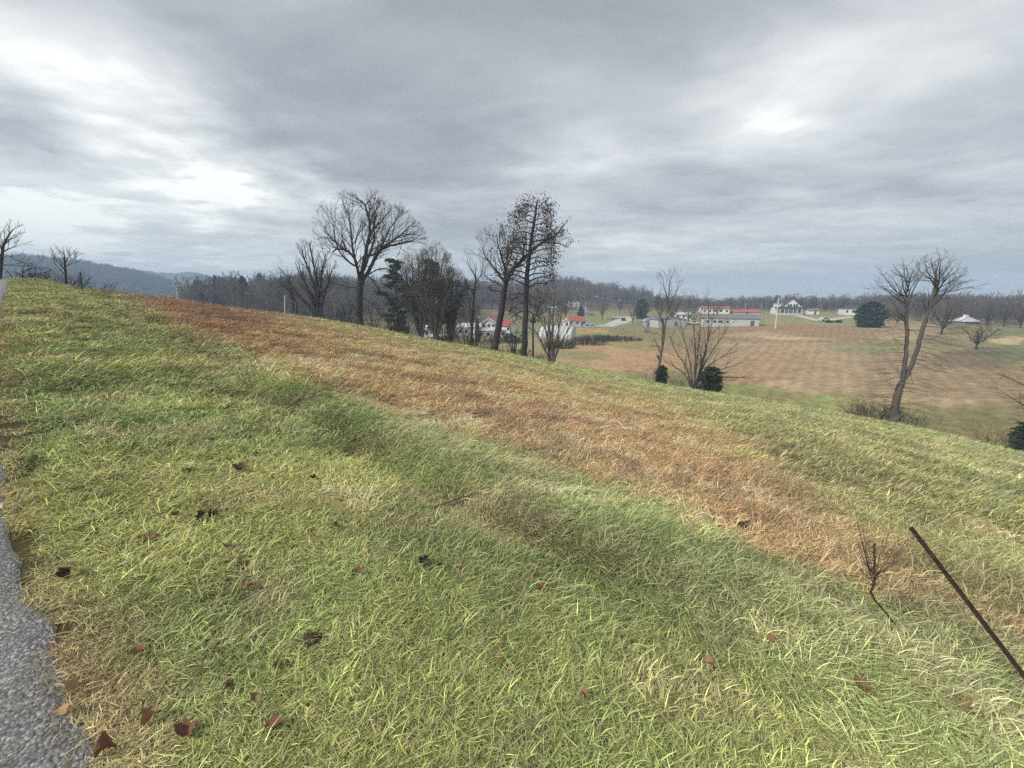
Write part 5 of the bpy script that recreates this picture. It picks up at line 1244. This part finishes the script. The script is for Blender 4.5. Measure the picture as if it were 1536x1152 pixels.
# warped direction for the thin places in the cloud deck
wn = N(t, 'ShaderNodeTexNoise', i_Scale=3.0, i_Detail=4.0); t.links.new(cb.outputs[0], wn.inputs[0])
wv = N(t, 'ShaderNodeVectorMath', operation='SUBTRACT'); t.links.new(wn.outputs['Color'], wv.inputs[0]); wv.inputs[1].default_value = (.5, .5, .5)
ws = N(t, 'ShaderNodeVectorMath', operation='MULTIPLY'); t.links.new(wv.outputs[0], ws.inputs[0]); ws.inputs[1].default_value = (.30, .30, .10)
wd = N(t, 'ShaderNodeVectorMath', operation='ADD'); t.links.new(tc.outputs['Generated'], wd.inputs[0]); t.links.new(ws.outputs[0], wd.inputs[1])
tot = None
# (column,row) of the thin spots, angular size, flattening, weight
GAPS = [(650,90,.38,1.0,-.13),(1000,60,.28,1.0,-.08),(1130,330,.16,2,-.10),(690,250,.16,1.3,-.08),(330,285,.07,1.5,.62),(420,265,.08,1.5,.36),(250,225,.09,1.3,.30),(120,110,.14,1.2,.32),(30,30,.16,1.0,.22),(200,190,.12,1.2,.28),(470,320,.07,1.6,.30),(60,330,.08,2.5,.22),(20,300,.10,3.0,.28),(120,365,.05,4,.2),
        (880,225,.11,1.8,.30),(830,240,.07,1.5,.12),(1110,190,.10,1.2,.26),(1230,130,.14,1.2,.14),(1330,50,.18,1.2,.04),(1180,215,.12,1.8,.08),(920,370,.07,3,.25),(880,400,.05,4,.25),(1470,310,.10,3.5,.18),(1330,345,.08,4,.14),(1060,395,.08,4,.12),
        (650,390,.05,3,.3),(560,400,.06,3,.25),(400,385,.06,3,.2),(300,345,.08,4,.18),(1260,395,.07,5,.12)]
for gx, gy, sz, fl, wt in GAPS:
    dd = to_dir(gx, gy)
    s = N(t, 'ShaderNodeVectorMath', operation='SUBTRACT'); t.links.new(wd.outputs[0], s.inputs[0]); s.inputs[1].default_value = tuple(dd)
    m_ = N(t, 'ShaderNodeVectorMath', operation='MULTIPLY'); t.links.new(s.outputs[0], m_.inputs[0]); m_.inputs[1].default_value = (1/sz/fl**.5, 1/sz/fl**.5, fl**.5/sz)
    ln = N(t, 'ShaderNodeVectorMath', operation='DOT_PRODUCT'); t.links.new(m_.outputs[0], ln.inputs[0]); t.links.new(m_.outputs[0], ln.inputs[1])
    g_e = mth(t, 'EXPONENT', mth(t, 'MULTIPLY', ln.outputs['Value'], -1.0)); g_w = mth(t, 'MULTIPLY', g_e, wt)
    tot = g_w if tot is None else mth(t, 'ADD', tot, g_w)
base = mth(t, 'ADD', mth(t, 'MULTIPLY', mth(t, 'SUBTRACT', nA.outputs[0], .5), 1.0), mth(t, 'MULTIPLY_ADD', mth(t, 'SUBTRACT', nB.outputs[0], .5), .55, .55))
# streaks low over the horizon
low = N(t, 'ShaderNodeMapRange'); low.inputs[1].default_value = 0.0; low.inputs[2].default_value = .32; low.inputs[3].default_value = 1.0; low.inputs[4].default_value = 0.0; t.links.new(sp.outputs[2], low.inputs[0])
ss = N(t, 'ShaderNodeVectorMath', operation='MULTIPLY'); t.links.new(wd.outputs[0], ss.inputs[0]); ss.inputs[1].default_value = (2.6, 2.6, 30)
nS = N(t, 'ShaderNodeTexNoise', i_Scale=1.0, i_Detail=5.0, i_Roughness=.55, i_Distortion=.4); t.links.new(ss.outputs[0], nS.inputs[0])
streak = mth(t, 'MULTIPLY', mth(t, 'SUBTRACT', nS.outputs[0], .46), mth(t, 'MULTIPLY', low.outputs[0], 1.0))
l2 = mth(t, 'MULTIPLY', mth(t, 'POWER', low.outputs[0], 4.0), .26)
val = mth(t, 'ADD', mth(t, 'ADD', mth(t, 'ADD', base, mth(t, 'MULTIPLY', tot, .62)), streak), l2)
ccol = ramp(t, val, [(.36, (.160,.165,.176)), (.47, (.200,.206,.217)), (.60, (.262,.268,.276)), (.72, (.330,.337,.336)), (.86, (.43,.434,.42)), (.97, (.57,.57,.535))])
ccol = mixc(t, mth(t, 'MULTIPLY', mth(t, 'POWER', low.outputs[0], 3.0), .75), ccol, (.56, .53, .465))
bg2 = N(t, 'ShaderNodeBackground', i_Strength=1.0); t.links.new(ccol, bg2.inputs[0])
mx = N(t, 'ShaderNodeMixShader'); mx.inputs[0].default_value = .95
t.links.new(bg1.outputs[0], mx.inputs[1]); t.links.new(bg2.outputs[0], mx.inputs[2]); t.links.new(mx.outputs[0], out.inputs[0])
sl = bpy.data.lights.new('sun', 'SUN'); sl.energy = 1.5; sl.angle = math.radians(10); sl.color = (1.0, .93, .82)
so = bpy.data.objects.new('sun', sl); link(so)
so.rotation_euler = Vector((math.sin(sun_az)*math.cos(sun_el), math.cos(sun_az)*math.cos(sun_el), math.sin(sun_el))).to_track_quat('Z', 'Y').to_euler()

if not os.environ.get('NOHAZE'):
    m = bpy.data.materials.new('haze'); m.use_nodes = True; t = m.node_tree
    for n in list(t.nodes): t.nodes.remove(n)
    out = t.nodes.new('ShaderNodeOutputMaterial'); pv = t.nodes.new('ShaderNodeVolumePrincipled')
    pv.inputs['Color'].default_value = (.54, .74, 1.0, 1); pv.inputs['Density'].default_value = .00092; pv.inputs['Anisotropy'].default_value = .1
    t.links.new(pv.outputs[0], out.inputs['Volume'])
    b = MB(); b.box(-1750, 1750, -1750, 1750, -40, 100); o = b.build('haze', m, None, kind='stuff')

# ------------------------------------------------------------------ camera
cd = bpy.data.cameras.new('camera'); cd.sensor_width = 36; cd.lens = 36*F/1536; cd.clip_start = .05; cd.clip_end = 9000
co = bpy.data.objects.new('camera', cd); link(co); co.location = (0, 0, EYE); co.rotation_euler = (math.pi/2-PITCH, 0, 0)
scene.camera = co
scene.render.resolution_x = 1024; scene.render.resolution_y = 768
scene.view_settings.view_transform = 'Standard'; scene.view_settings.look = 'None'; scene.view_settings.gamma = 1; scene.view_settings.exposure = 1.24
scene.cycles.max_bounces = 4; scene.cycles.diffuse_bounces = 1; scene.cycles.glossy_bounces = 1; scene.cycles.transmission_bounces = 2; scene.cycles.volume_bounces = 1
scene.cycles.use_denoising = False; scene.cycles.use_adaptive_sampling = True; scene.cycles.adaptive_threshold = .025; scene.cycles.caustics_reflective = False
